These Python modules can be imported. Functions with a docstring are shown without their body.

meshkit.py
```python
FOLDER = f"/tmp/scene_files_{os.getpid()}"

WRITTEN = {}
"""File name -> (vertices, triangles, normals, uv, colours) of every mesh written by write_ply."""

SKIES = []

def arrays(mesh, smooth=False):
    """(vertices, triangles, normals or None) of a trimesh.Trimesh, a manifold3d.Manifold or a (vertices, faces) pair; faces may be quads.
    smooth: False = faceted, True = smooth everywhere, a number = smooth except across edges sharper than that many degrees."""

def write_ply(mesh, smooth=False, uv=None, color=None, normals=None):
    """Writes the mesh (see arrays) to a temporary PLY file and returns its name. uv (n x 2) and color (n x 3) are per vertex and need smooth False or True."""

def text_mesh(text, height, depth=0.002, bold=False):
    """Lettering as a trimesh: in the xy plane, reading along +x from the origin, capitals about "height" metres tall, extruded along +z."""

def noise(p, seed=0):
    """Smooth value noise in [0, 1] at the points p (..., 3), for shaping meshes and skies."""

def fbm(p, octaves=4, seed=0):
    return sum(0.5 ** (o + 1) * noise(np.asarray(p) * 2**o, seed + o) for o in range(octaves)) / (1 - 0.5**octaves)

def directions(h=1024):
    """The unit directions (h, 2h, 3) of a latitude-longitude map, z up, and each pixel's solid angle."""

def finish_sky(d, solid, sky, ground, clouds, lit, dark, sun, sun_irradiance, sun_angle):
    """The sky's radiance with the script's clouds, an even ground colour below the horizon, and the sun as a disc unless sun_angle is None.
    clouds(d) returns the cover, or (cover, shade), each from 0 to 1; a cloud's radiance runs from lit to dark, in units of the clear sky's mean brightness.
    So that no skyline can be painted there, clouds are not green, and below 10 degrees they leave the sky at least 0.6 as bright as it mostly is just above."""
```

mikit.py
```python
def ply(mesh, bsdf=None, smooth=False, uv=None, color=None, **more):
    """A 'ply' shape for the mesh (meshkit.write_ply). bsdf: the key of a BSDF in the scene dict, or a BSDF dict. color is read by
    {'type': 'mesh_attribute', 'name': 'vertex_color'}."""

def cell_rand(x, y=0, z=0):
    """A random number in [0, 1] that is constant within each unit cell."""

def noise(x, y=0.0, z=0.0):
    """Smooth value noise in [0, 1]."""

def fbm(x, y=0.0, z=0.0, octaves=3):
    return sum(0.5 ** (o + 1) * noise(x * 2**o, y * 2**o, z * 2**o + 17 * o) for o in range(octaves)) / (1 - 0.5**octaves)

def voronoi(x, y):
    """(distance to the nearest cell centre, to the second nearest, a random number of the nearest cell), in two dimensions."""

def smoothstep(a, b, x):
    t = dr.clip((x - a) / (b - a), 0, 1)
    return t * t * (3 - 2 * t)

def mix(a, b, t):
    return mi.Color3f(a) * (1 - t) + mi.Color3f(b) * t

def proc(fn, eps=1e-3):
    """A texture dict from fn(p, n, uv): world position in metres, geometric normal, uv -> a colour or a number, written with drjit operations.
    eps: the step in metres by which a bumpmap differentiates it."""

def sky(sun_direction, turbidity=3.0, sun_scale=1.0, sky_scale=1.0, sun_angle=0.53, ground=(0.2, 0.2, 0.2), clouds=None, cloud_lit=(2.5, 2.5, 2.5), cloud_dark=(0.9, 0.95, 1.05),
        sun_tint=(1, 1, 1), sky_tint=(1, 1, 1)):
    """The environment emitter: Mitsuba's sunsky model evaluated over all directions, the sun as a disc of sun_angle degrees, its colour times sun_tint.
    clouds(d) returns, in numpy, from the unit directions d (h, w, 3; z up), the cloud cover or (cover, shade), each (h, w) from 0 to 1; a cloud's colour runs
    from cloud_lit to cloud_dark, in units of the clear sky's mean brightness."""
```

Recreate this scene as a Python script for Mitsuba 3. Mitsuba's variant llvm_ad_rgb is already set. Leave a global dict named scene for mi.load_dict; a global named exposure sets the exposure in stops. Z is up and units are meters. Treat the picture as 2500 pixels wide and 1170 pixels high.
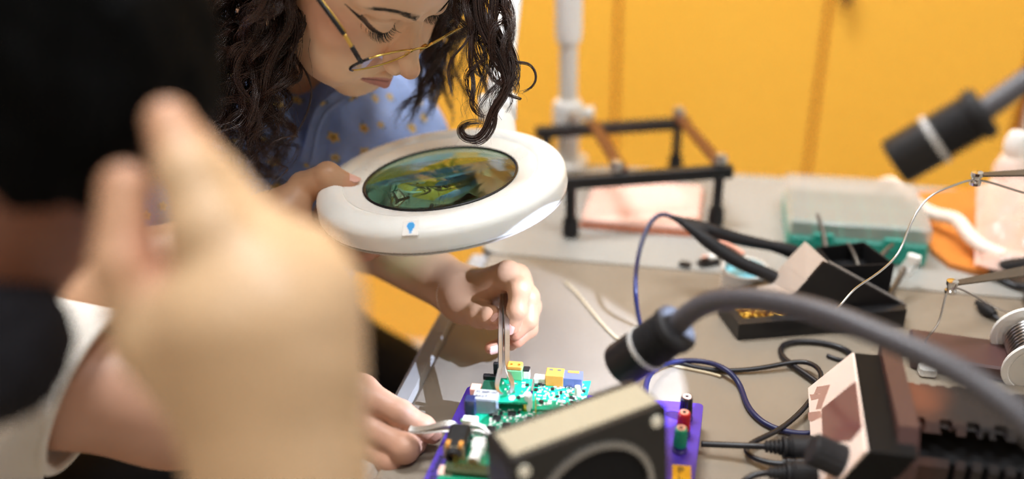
import math, os, tempfile
import numpy as np, trimesh, drjit as dr, mitsuba as mi, mikit, meshkit
import manifold3d as m3
from shapely.geometry import Polygon
from mikit import proc, noise, fbm, voronoi, smoothstep, mix, cell_rand
T = mi.ScalarTransform4f
scene, labels = {}, {}

# ---------------------------------------------------------------- camera, light, exposure
FPX, PITCH, ROLL = 2300.0, math.radians(27), math.radians(1.3)
CAM = np.array([0, 0, 1.22])
FW = np.array([0, math.cos(PITCH), -math.sin(PITCH)])
_r0, _u0 = np.array([1.0, 0, 0]), np.array([0, math.sin(PITCH), math.cos(PITCH)])
CX = _r0 * math.cos(ROLL) - _u0 * math.sin(ROLL)
CY = -_u0 * math.cos(ROLL) - _r0 * math.sin(ROLL)
scene['camera'] = {'type': 'thinlens', 'fov': math.degrees(2 * math.atan(1250 / FPX)), 'fov_axis': 'x',
                   'aperture_radius': 0.0115, 'focus_distance': 0.755, 'near_clip': 0.02, 'far_clip': 60.0,
                   'to_world': T().look_at(origin=CAM.tolist(), target=(CAM + FW).tolist(), up=(-CY).tolist())}
exposure = 1.9
scene['room_light'] = {'type': 'constant', 'radiance': {'type': 'rgb', 'value': [0.24, 0.25, 0.26]}}
CEILING_LAMPS = [(-0.25, 1.1, 2.6, 0.7, 0.45, 11.5), (0.6, 0.2, 2.6, 0.5, 0.5, 7.5), (-0.5, -0.7, 2.6, 0.8, 0.6, 2.0)]
LAMP_TINT = (0.94, 1.0, 1.05)
SPOT_INTENSITY = (0.23, 0.28, 0.39)


def at(px, py, d):
    """The point seen at that place of the photograph, d metres along the lens axis."""
    return CAM + d * (FW + CX * (px - 1250) / FPX + CY * (py - 585) / FPX)


def on(px, py, z=0.75):
    """The point of the level z seen at that place of the photograph."""
    v = FW + CX * (px - 1250) / FPX + CY * (py - 585) / FPX
    return CAM + v * (z - CAM[2]) / v[2]


def depth_of(p):
    return float((np.asarray(p) - CAM) @ FW)


# ---------------------------------------------------------------- helpers
def lin(h):
    c = np.array([int(h[i:i + 2], 16) for i in (1, 3, 5)]) / 255.0
    return np.where(c <= 0.04045, c / 12.92, ((c + 0.055) / 1.055) ** 2.4).tolist()


def rgb(v):
    return {'type': 'rgb', 'value': lin(v) if isinstance(v, str) else list(v)}


def mat(name, color, rough=0.5, spec=0.5, metal=0.0, two=True, bump=None, **kw):
    col = color if isinstance(color, dict) else rgb(color)
    b = {'type': 'principled', 'base_color': col, 'roughness': rough, 'specular': spec, 'metallic': metal, **kw}
    if bump:
        fn, scale = bump
        b = {'type': 'bumpmap', 'arbitrary': proc(fn), 'scale': scale, 'bsdf': b}
    scene[name] = {'type': 'twosided', 'bsdf': b} if two else b
    return name


def tm(v, f):
    return trimesh.Trimesh(np.asarray(v, float), np.asarray(f, int), process=False)


def cat(*ms):
    flat = []
    for m in ms:
        flat += list(m) if isinstance(m, (list, tuple)) else [m]
    return trimesh.util.concatenate(flat)


def frame(o, x, y, z=None):
    x, y = np.asarray(x, float), np.asarray(y, float)
    x = x / np.linalg.norm(x)
    y = y - x * (y @ x)
    y /= np.linalg.norm(y)
    M = np.eye(4)
    M[:3, 0], M[:3, 1], M[:3, 2], M[:3, 3] = x, y, np.cross(x, y), o
    return M


def yawf(o, deg, z=None):
    a = math.radians(deg)
    return frame(o, [math.cos(a), -math.sin(a), 0], [math.sin(a), math.cos(a), 0])


def mv(m, M=None, t=None):
    m = m.copy()
    if t is not None:
        m.apply_translation(t)
    if M is not None:
        m.apply_transform(M)
    return m


def box(a, b, c, at_=(0, 0, 0), e=0.001):
    """A box of full size a, b, c centred on at_, its edges chamfered by e."""
    h = np.array([a, b, c]) / 2
    e = min(e, *(h * 0.45))
    s = np.array(np.meshgrid([-1, 1], [-1, 1], [-1, 1])).reshape(3, -1).T
    v = np.vstack([s * (h - e * (1 - np.eye(3)[k])) for k in range(3)])
    m = trimesh.convex.convex_hull(v)
    m.apply_translation(at_)
    return m


def hull(pts):
    return trimesh.convex.convex_hull(np.asarray(pts, float))


def spline(pts, n=60):
    from scipy.interpolate import CubicSpline
    p = np.asarray(pts, float)
    if len(p) == 2:
        return p[0] + np.linspace(0, 1, n)[:, None] * (p[1] - p[0])
    t = np.r_[0, np.cumsum(np.linalg.norm(np.diff(p[:, :3], axis=0), axis=1) ** 0.5)]
    return CubicSpline(t, p)(np.linspace(0, t[-1], n))


def tube(path, r, sides=10, caps=True, flat=None):
    """A tube along the path; r a number or one per point. flat=(axis, k): squashed by k along the axis."""
    p = np.asarray(path, float)
    r = np.broadcast_to(r, (len(p),))
    t = np.gradient(p, axis=0)
    t /= np.linalg.norm(t, axis=1, keepdims=True) + 1e-12
    a = np.zeros_like(p)
    x = np.cross(t[0], [0, 0, 1.0] if abs(t[0][2]) < 0.9 else [1.0, 0, 0])
    for i in range(len(p)):
        x = x - t[i] * (x @ t[i])
        x /= np.linalg.norm(x)
        a[i] = x
    b = np.cross(t, a)
    g = np.arange(sides) * 2 * np.pi / sides
    v = p[:, None] + r[:, None, None] * (np.cos(g)[None, :, None] * a[:, None] + np.sin(g)[None, :, None] * b[:, None])
    i, j = np.meshgrid(np.arange(len(p) - 1), np.arange(sides), indexing='ij')
    q = np.stack([i * sides + j, i * sides + (j + 1) % sides, (i + 1) * sides + (j + 1) % sides, (i + 1) * sides + j], -1).reshape(-1, 4)
    f = np.vstack([q[:, [0, 1, 2]], q[:, [0, 2, 3]]])
    v = v.reshape(-1, 3)
    if caps:
        n = len(v)
        v = np.vstack([v, p[0], p[-1]])
        k = np.arange(sides)
        f = np.vstack([f, np.stack([k * 0 + n, (k + 1) % sides, k], 1), np.stack([k * 0 + n + 1, k + n - sides, (k + 1) % sides + n - sides], 1)])
    return tm(v, f)


def lathe(prof, n=40):
    """Profile of (radius, height) pairs turned about z."""
    return trimesh.creation.revolve(np.asarray(prof, float), sections=n)


def rod(p0, p1, prof, n=32):
    """A lathe of (radius, 0..length) turned about the line from p0 towards p1."""
    d = np.asarray(p1, float) - p0
    z = d / np.linalg.norm(d)
    x = np.cross(z, [0, 0, 1.0] if abs(z[2]) < 0.9 else [1.0, 0, 0])
    return mv(lathe(prof, n), frame(p0, x, np.cross(z, x)))


def bar(p0, p1, w, h, up=(0, 0, 1), e=0.0008):
    """A rectangular bar from p0 to p1, w wide, h high."""
    p0, p1 = np.asarray(p0, float), np.asarray(p1, float)
    d = p1 - p0
    x = d / np.linalg.norm(d)
    z = np.asarray(up, float) - x * (np.asarray(up, float) @ x)
    z /= np.linalg.norm(z)
    return mv(box(np.linalg.norm(d), w, h, (0, 0, 0), e), frame((p0 + p1) / 2, x, np.cross(z, x)))


def prism(poly, h, holes=()):
    return trimesh.creation.extrude_polygon(Polygon(poly, holes), h, engine='earcut')


def man(m):
    m = trimesh.Trimesh(m.vertices, m.faces, process=True)
    return m3.Manifold(m3.Mesh(np.asarray(m.vertices, np.float32), np.asarray(m.faces, np.uint32)))


def unman(M):
    q = M.to_mesh()
    return tm(q.vert_properties[:, :3], q.tri_verts)


def sub(a, *bs):
    A = man(a)
    for b in bs:
        A = A - man(b)
    return unman(A)


def key_for(name):
    if name not in scene and not any(k.startswith(name + '__') for k in scene) and name not in labels:
        return name
    n = 1
    while True:
        k = f'{name}_{n:03d}'
        if k not in scene and not any(x.startswith(k + '__') for x in scene) and k not in labels:
            return k
        n += 1


def thing(name, label, category, group=None):
    k = key_for(name)
    labels[k] = {'label': label, 'category': category}
    if group:
        labels[k]['group'] = group
    return k


def put(key, mesh, bsdf, smooth=False, label=None, kind=None, **kw):
    """One entry of the scene under a free number of that key; returns the key."""
    k = key_for(key)
    scene[k] = mikit.ply(mesh, bsdf, smooth, **kw)
    if label or kind:
        labels.setdefault(k, {})
        if label:
            labels[k]['label'] = label
        if kind:
            labels[k]['kind'] = kind
    return k


def single(name, mesh, bsdf, smooth, label, category, group=None, kind=None, **kw):
    k = thing(name, label, category, group)
    scene[k] = mikit.ply(mesh, bsdf, smooth, **kw)
    if kind:
        labels[k]['kind'] = kind
    return k


# ---------------------------------------------------------------- signed distances and their meshing
def smin(a, b, k):
    h = np.clip(0.5 + 0.5 * (b - a) / k, 0, 1)
    return b + (a - b) * h - k * h * (1 - h)


def smax(a, b, k):
    return -smin(-a, -b, k)


def s_ball(p, c, r):
    return np.linalg.norm(p - np.asarray(c), axis=1) - r


def s_cone(p, a, b, ra, rb):
    a, b = np.asarray(a, float), np.asarray(b, float)
    d = b - a
    t = np.clip((p - a) @ d / (d @ d), 0, 1)
    return np.linalg.norm(p - a - t[:, None] * d, axis=1) - (ra + (rb - ra) * t)


def s_ell(p, c, r, R=None):
    q = p - np.asarray(c)
    if R is not None:
        q = q @ R
    r = np.asarray(r, float)
    k0 = np.linalg.norm(q / r, axis=1)
    k1 = np.linalg.norm(q / r ** 2, axis=1)
    return k0 * (k0 - 1) / np.maximum(k1, 1e-9)


def s_box(p, M, h, r=0.0):
    q = np.abs((p - M[:3, 3]) @ M[:3, :3]) - (np.asarray(h) - r)
    return np.linalg.norm(np.maximum(q, 0), axis=1) + np.minimum(q.max(1), 0) - r


def surface(fn, lo, hi, h, coarse=5):
    """The zero set of fn over the box lo..hi as a mesh of cell size h (surface nets on the cells near the surface only)."""
    lo, hi = np.asarray(lo, float), np.asarray(hi, float)
    H = h * coarse
    n = np.ceil((hi - lo) / H).astype(int)
    g = np.stack(np.meshgrid(*[np.arange(k) for k in n], indexing='ij'), -1).reshape(-1, 3)
    d = fn(lo + (g + 0.5) * H)
    g = g[np.abs(d) < H * 1.25]
    o = np.stack(np.meshgrid(*[np.arange(coarse)] * 3, indexing='ij'), -1).reshape(-1, 3)
    cells = (g[:, None] * coarse + o[None]).reshape(-1, 3)
    big = int(n.max()) * coarse + 3
    key = lambda c: (c[:, 0] * big + c[:, 1]) * big + c[:, 2]  # noqa: E731
    cor = np.array([[i, j, k] for i in (0, 1) for j in (0, 1) for k in (0, 1)])
    ck = np.sort(key(cells))
    pk = np.unique(np.concatenate([ck + int(key(c[None])[0]) for c in cor]))
    pts = np.stack([pk // (big * big), (pk // big) % big, pk % big], 1)
    val = fn(lo + pts * h)
    cells = np.stack([ck // (big * big), (ck // big) % big, ck % big], 1)
    vi = np.stack([np.searchsorted(pk, ck + int(key(c[None])[0])) for c in cor], 1)
    cv = val[vi]
    act = (cv.min(1) < 0) & (cv.max(1) >= 0)
    cells, cv, ak = cells[act], cv[act], ck[act]
    acc, cnt = np.zeros((len(cells), 3)), np.zeros(len(cells))
    for a in range(8):
        for b in range(a + 1, 8):
            if np.abs(cor[a] - cor[b]).sum() == 1:
                s = (cv[:, a] < 0) != (cv[:, b] < 0)
                t = cv[:, a] / np.where(s, cv[:, a] - cv[:, b], 1)
                acc += np.where(s[:, None], cor[a] + t[:, None] * (cor[b] - cor[a]), 0)
                cnt += s
    v = lo + (cells + acc / cnt[:, None]) * h
    faces = []
    for ax in range(3):
        e = np.eye(3, dtype=int)[ax]
        u, w = np.eye(3, dtype=int)[(ax + 1) % 3], np.eye(3, dtype=int)[(ax + 2) % 3]
        ia, ib = 0, int(e @ [4, 2, 1])
        m = (cv[:, ia] < 0) != (cv[:, ib] < 0)
        c0, neg = ak[m], cv[m, ia] < 0
        ku, kw = int(key(u[None])[0]), int(key(w[None])[0])
        q = np.stack([c0, c0 - ku, c0 - ku - kw, c0 - kw], 1)
        idx = np.minimum(np.searchsorted(ak, q), len(ak) - 1)
        ok = (ak[idx] == q).all(1)
        idx, neg = idx[ok], neg[ok]
        idx = np.where(neg[:, None], idx, idx[:, ::-1])
        faces += [idx[:, [0, 1, 2]], idx[:, [0, 2, 3]]]
    return tm(v, np.vstack(faces))


def relax(m, n=4):
    return trimesh.smoothing.filter_taubin(m, lamb=0.5, nu=0.52, iterations=n)
# ---------------------------------------------------------------- materials
def _wall(p, n, uv):
    return mix(lin('#fbb83c'), lin('#fdc048'), fbm(p.x * 2.5, p.y * 2.5, p.z * 2.5, 3)) * (0.96 + 0.06 * noise(p.x * 160, p.y * 160, p.z * 160))


def _top(p, n, uv):
    k = fbm(p.x * 9, p.y * 9, 0.0, 4)
    spots = smoothstep(0.70, 0.78, noise(p.x * 55, p.y * 55)) * smoothstep(0.5, 0.7, noise(p.x * 7, p.y * 7, 3.0))
    return mix(mix(lin('#7f7466'), lin('#8a7e6f'), k), lin('#6c6354'), spots * 0.15)


def _far(p, n, uv):
    return mix(lin('#96938d'), lin('#a19e97'), fbm(p.x * 8, p.y * 8, 0.0, 3))


def _floor(p, n, uv):
    return mix(lin('#cfc8bc'), lin('#ded9d0'), fbm(p.x * 5, p.y * 5, 0.0, 4))


def _braid(p, n, uv):
    return mix(lin('#121014'), lin('#625f64'), 0.5 + 0.5 * dr.sin(uv.x * 190) * dr.sin(uv.y * 38))


mat('m_wall', proc(_wall), 0.42, 0.5)
mat('m_wallgap', '#b06a05', 0.6)
mat('m_worktop', proc(_top), 0.42, 0.4)
mat('m_fartop', proc(_far), 0.4, 0.4)
mat('m_edge', '#96928d', 0.4)
mat('m_floor', proc(_floor), 0.5)
mat('m_white', '#e9e7e2', 0.35)
mat('m_offwhite', '#dedad2', 0.32)
mat('m_whitewall', '#dcd6cc', 0.6)
mat('m_black', '#121113', 0.42, 0.45)
mat('m_blackmatte', '#0d0c0d', 0.8, 0.25)
mat('m_blackgloss', '#0f0e10', 0.2, 0.5)
mat('m_rubber', '#1b1a1c', 0.6, 0.35)
mat('m_grey', '#5a5653', 0.5)
mat('m_steel', '#c9c6c2', 0.28, 0.5, 1.0)
mat('m_chrome', '#d8d6d4', 0.12, 0.5, 1.0)
mat('m_darksteel', '#6d655c', 0.38, 0.5, 0.85)
mat('m_solder', '#c8c6c4', 0.25, 0.5, 1.0)
mat('m_brownmetal', '#5a2f18', 0.4, 0.5)
mat('m_brownplastic', '#4a3230', 0.38, 0.5)
mat('m_copper', '#e8a58c', 0.5, 0.4)
mat('m_pink', '#f0c4b4', 0.55, 0.3)
mat('m_orangeedge', '#c56a3a', 0.5)
mat('m_gold', '#e0b04a', 0.25, 0.5, 1.0)
mat('m_teal', '#0f8f7c', 0.35)
mat('m_bluegel', '#7cc4d2', 0.3)
mat('m_cream', '#dcd0b4', 0.5)
mat('m_panel', '#fbe4d6', 0.45)
mat('m_panelprint', '#b98f80', 0.5)
mat('m_screen', '#7a4a44', 0.15, 0.6)
mat('m_wood', '#c87a34', 0.4)
mat('m_hose', '#ecd9cc', 0.35)
mat('m_purple', '#4a30a0', 0.36, 0.5)
mat('m_purpledark', '#33206e', 0.4, 0.5)
mat('m_red', '#b80f1c', 0.3, 0.5)
mat('m_green', '#0c8f68', 0.3, 0.5)
mat('m_yellow', '#f2b21c', 0.5)
mat('m_cable', '#141318', 0.35, 0.5)
mat('m_bluecable', '#161a44', 0.4, 0.5)
mat('m_braid', proc(_braid), 0.42, 0.5)
mat('m_ptfe', '#b9a888', 0.5)
scene['m_clear'] = {'type': 'blendbsdf', 'weight': 0.2, 'a': {'type': 'thindielectric'}, 'b': {'type': 'twosided', 'bsdf': {'type': 'principled', 'base_color': rgb('#eeeae4'), 'roughness': 0.25}}}
scene['m_clearpink'] = {'type': 'blendbsdf', 'weight': 0.5, 'a': {'type': 'thindielectric'}, 'b': {'type': 'twosided', 'bsdf': {'type': 'principled', 'base_color': rgb('#f0cdbd'), 'roughness': 0.3}}}
scene['m_glass'] = {'type': 'dielectric', 'int_ior': 1.5}
scene['m_pane'] = {'type': 'thindielectric', 'int_ior': 1.5}
# ---------------------------------------------------------------- the setting
def structure(name, mesh, bsdf, smooth=False):
    scene[name] = mikit.ply(mesh, bsdf, smooth)
    labels[name] = {'kind': 'structure'}


YAW = 13.0
UA, VA = np.array([math.cos(math.radians(YAW)), -math.sin(math.radians(YAW)), 0]), np.array([math.sin(math.radians(YAW)), math.cos(math.radians(YAW)), 0])
structure('floor', box(9, 9, 0.04, (0, 0.5, -0.02)), 'm_floor')
structure('ceiling', box(9, 9, 0.04, (0, 0.5, 2.72)), 'm_whitewall')
W0 = on(1000, 836, 0.0)                        # foot of the cupboard wall
WF = frame(W0, UA, VA)
structure('wall_back', mv(box(9, 0.05, 2.7, (0, 0.045, 1.35)), WF), 'm_wallgap')


def wall_x(px, py):
    v = at(px, py, 1.0) - CAM
    t = ((W0 - CAM) @ VA) / (v @ VA)
    return float((CAM + t * v - W0) @ UA)


s1, s2, s3 = wall_x(1505, 150), wall_x(2000, 200), wall_x(2478, 300)
step = s2 - s1
edges = [s1 - 4 * step, s1 - 3 * step, s1 - 2 * step, s1 - step, s1, s2, s3]
for a, b in zip(edges[:-1], edges[1:]):
    g = 0.004
    put('wall_back__panel', mv(box(b - a - 2 * g, 0.018, 2.0, ((a + b) / 2, 0.011, 1.0 + 0.003), 0.0025), WF), 'm_wall')
put('wall_back__panel', mv(box(4.0, 0.03, 2.7, (s3 + 0.018 + 2.0, 0.0, 1.35), 0.003), WF), 'm_whitewall', label='white wall panel beside the yellow cupboard doors')
hx = wall_x(2062, 4)
hz = 0.0
v = at(2062, 0, 1.0) - CAM
hz = float((CAM + v * ((W0 - CAM) @ VA) / (v @ VA))[2])
put('wall_back__handle', mv(cat(box(0.016, 0.03, 0.05, (hx, -0.012, hz + 0.022), 0.004), trimesh.creation.cylinder(0.007, 0.02, transform=trimesh.transformations.translation_matrix((hx, -0.02, hz + 0.01)))), WF), 'm_brownmetal', label='dark brown handle')
structure('wall_left', box(0.05, 9, 2.7, (-3.2, 0.5, 1.35)), 'm_whitewall')
structure('wall_front', box(9, 0.05, 2.7, (0, -3.2, 1.35)), 'm_whitewall')
for i, (x, y, z, a, b, e) in enumerate(CEILING_LAMPS):
    k = thing('ceiling_lamp', ['square ceiling lamp above the table beside the woman', 'smaller square ceiling lamp above the electronics', 'square ceiling lamp behind the camera'][i], 'lamp')
    put(k + '__frame', sub(box(a + 0.05, b + 0.05, 0.05, (x, y, z + 0.075)), box(a, b, 0.05, (x, y, z + 0.06))), 'm_white')
    s = tm([[x - a / 2, y - b / 2, z + 0.06], [x + a / 2, y - b / 2, z + 0.06], [x + a / 2, y + b / 2, z + 0.06], [x - a / 2, y + b / 2, z + 0.06]], [[0, 2, 1], [0, 3, 2]])
    kk = put(k + '__diffuser', s, 'm_white')
    scene[kk]['emitter'] = {'type': 'area', 'radiance': {'type': 'rgb', 'value': [e * c for c in LAMP_TINT]}}

# two tables pushed together
TA = on(1120, 765)                              # on the near table's left edge
TB = on(1560, 650)                              # on the joint
def local(p):
    q = np.asarray(p) - TA
    return float(q @ UA), float(q @ VA)


jy = local(TB)[1]
TF = frame(TA, UA, VA)
k = thing('worktable', 'beige laminate worktable under the circuit boards, nearest the camera', 'table')
near = [(0, -0.75), (1.25, -0.75), (1.25, jy - 0.0012), (0, jy - 0.0012)]
put(k + '__tabletop', mv(box(1.25, jy + 0.75, 0.028, (0.625, (jy - 0.75) / 2, -0.014), 0.002), TF), 'm_worktop')
put(k + '__edge_strip', mv(box(0.02, jy + 0.75, 0.030, (-0.0105, (jy - 0.75) / 2, -0.0149), 0.006), TF), 'm_edge', 35, label='pale rounded edge strip')
for x in (0.06, 1.19):
    for y in (-0.69, jy - 0.06):
        put(k + '__leg', mv(box(0.045, 0.045, 0.722, (x, y, -0.389), 0.003), TF), 'm_grey')
fy = local(on(1780, 425))[1]
fx = local(on(1160, 620))[0]
k = thing('worktable', 'whitish far worktable holding the soldering frame and the storage box', 'table')
rr = 0.05
cs = [(fx + rr, fy - rr), (2.0 - rr, fy - rr)]
poly = Polygon([(fx, jy + 0.0012), (2.0, jy + 0.0012), (2.0, fy), (fx, fy)]).buffer(-0.03).buffer(0.03)
put(k + '__tabletop', mv(trimesh.creation.extrude_polygon(poly, 0.028, engine='earcut'), TF, (0, 0, -0.028)), 'm_fartop')
for x in (fx + 0.06, 1.9):
    for y in (jy + 0.06, fy - 0.06):
        put(k + '__leg', mv(box(0.045, 0.045, 0.722, (x, y, -0.389), 0.003), TF), 'm_grey')
# ---------------------------------------------------------------- things on the far table
TZ = 0.75
UP = np.array([0, 0, 1.0])
# soldering frame: four legs, two long rails, three cross rails
k = thing('board_holder', 'black and brown metal circuit board holder frame standing over pink copper sheets', 'frame')
zt = TZ + 0.064
FL, FR = on(1393, 575), on(1746, 548)
BR = on(1648, 418)
dv = (BR - FR)
BL = FL + dv
def top(p, h=zt): return np.array([p[0], p[1], h])
for p in (FL, FR, BR, BL):
    put(k + '__leg', bar([p[0], p[1], TZ + 0.012], top(p, zt - 0.004), 0.011, 0.011, UA), 'm_black')
    put(k + '__foot', mv(lathe([(0, 0), (0.0085, 0), (0.0095, 0.006), (0.0085, 0.02), (0.0, 0.02)], 20), t=(p[0], p[1], TZ)), 'm_rubber', 30)
dx = (FR - FL) / np.linalg.norm(FR - FL)
for a, b, m in ((FL, FR, 'm_black'), (BL, BR, 'm_black')):
    put(k + '__rail', bar(top(a) - dx * 0.014, top(b) + dx * 0.014, 0.011, 0.014), m)
for a, b in ((FR, BR), (FL + (FR - FL) * 0.34, BL + (BR - BL) * 0.34)):
    put(k + '__cross_rail', bar(top(a, zt + 0.009), top(b, zt + 0.009), 0.014, 0.005), 'm_brownmetal', label='brown flat cross rail')
for a in (FR, BR, FL + (FR - FL) * 0.30, BL + (BR - BL) * 0.2):
    put(k + '__thumbscrew', mv(lathe([(0, 0), (0.007, 0), (0.0075, 0.005), (0.006, 0.010), (0, 0.0125)], 20), t=(a[0], a[1], zt + 0.011)), 'm_steel', 30)

# copper-clad sheets under the frame
k0 = on(1415, 560)
sheetF = frame(k0, UA, VA)
w = float((on(1712, 528) - k0) @ UA)
for i, (m, lab) in enumerate((('m_orangeedge', 'orange-edged copper sheet at the bottom of the stack under the frame'), ('m_pink', 'pale pink sheet on top of the stack under the frame'))):
    single('copper_sheet', mv(box(w - i * 0.004, 0.115, 0.006, (w / 2, 0.06, 0.003 + i * 0.0062), 0.001), sheetF), m, False, lab, 'sheet')

# white lamp post clamped at the back of the table
k = thing('lamp_post', 'white vertical lamp post standing behind the soldering frame', 'lamp post')
pb = on(1389, 402)
pb = pb - VA * 0.01
z0 = pb.copy()
put(k + '__bracket', cat(mv(box(0.045, 0.045, 0.012, (0, 0, 0.006), 0.003), yawf(z0, YAW)), mv(lathe([(0, 0.012), (0.014, 0.012), (0.014, 0.035), (0.011, 0.045), (0, 0.045)], 24), t=z0)), 'm_offwhite', 35)
put(k + '__sleeve', mv(lathe([(0, 0.045), (0.019, 0.045), (0.019, 0.082), (0.016, 0.09), (0, 0.09)], 28), t=z0), 'm_white', 35)
put(k + '__pole', mv(lathe([(0, 0.09), (0.0112, 0.09), (0.0112, 0.17), (0.0112, 0.172), (0, 0.172)], 28), t=z0), 'm_offwhite', 35)
put(k + '__upper_pole', mv(lathe([(0, 0.165), (0.015, 0.165), (0.0165, 0.175), (0.0165, 0.62), (0, 0.62)], 28), t=z0), 'm_white', 35)
put(k + '__knob', mv(lathe([(0, 0), (0.008, 0), (0.009, 0.012), (0, 0.013)], 20), frame(z0 + UA * 0.02 + UP * 0.075, VA, UP)), 'm_offwhite', 35)

# storage box: teal base, clear lid with compartments
c0, c1 = on(1918, 628), on(2250, 632)
w = float((c1 - c0) @ UA)
bF = frame(c0, UA, VA)
k = thing('storage_box', 'teal storage box with a clear compartment lid behind the soldering iron stand', 'storage box')
D = 0.125
put(k + '__base', mv(sub(box(w, D, 0.026, (w / 2, D / 2, 0.013), 0.003), box(w - 0.006, D - 0.006, 0.03, (w / 2, D / 2, 0.018), 0.001)), bF), 'm_teal')
put(k + '__lid', mv(sub(box(w + 0.002, D + 0.002, 0.018, (w / 2, D / 2, 0.0352), 0.003), box(w - 0.006, D - 0.006, 0.018, (w / 2, D / 2, 0.032), 0.001)), bF), 'm_clear')
for i in range(1, 5):
    put(k + '__divider', mv(box(0.002, D - 0.008, 0.02, (w * i / 5, D / 2, 0.0145), 0.0003), bF), 'm_teal')
for y in (D * 0.35, D * 0.68):
    put(k + '__divider', mv(box(w - 0.008, 0.002, 0.018, (w / 2, y, 0.0145), 0.0003), bF), 'm_teal')
for x in (w * 0.25, w * 0.75):
    put(k + '__latch', mv(box(0.02, 0.004, 0.014, (x, -0.003, 0.025), 0.001), bF), 'm_teal')

# wooden board, white hose, plastic bag at the right edge
bp = [on(*q, TZ + 0.004) for q in ((2228, 475), (2250, 560), (2275, 615), (2318, 648), (2380, 664), (2440, 668), (2560, 655), (2560, 470), (2400, 462))]
pl = [(p - TA) @ UA for p in bp], [(p - TA) @ VA for p in bp]
poly = Polygon(list(zip(*pl))).buffer(0.008).buffer(-0.008)
single('wooden_board', mv(trimesh.creation.extrude_polygon(poly, 0.006, engine='earcut'), TF, (0, 0, 0.0005)), 'm_wood', False, 'orange wooden board with a rounded end beside the storage box', 'board')
hose = spline([at(*q) for q in ((2140, 466, 1.12), (2190, 452, 1.08), (2240, 500, 1.04), (2290, 526, 1.01), (2335, 538, 0.99), (2375, 585, 0.96), (2440, 622, 0.94), (2530, 642, 0.92), (2640, 650, 0.9))], 80)
hose[:, 2] = np.maximum(hose[:, 2], TZ + 0.009)
single('hose', tube(hose, 0.0075, 14), 'm_hose', True, 'pale pink plastic hose curving across the wooden board', 'hose')

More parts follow.
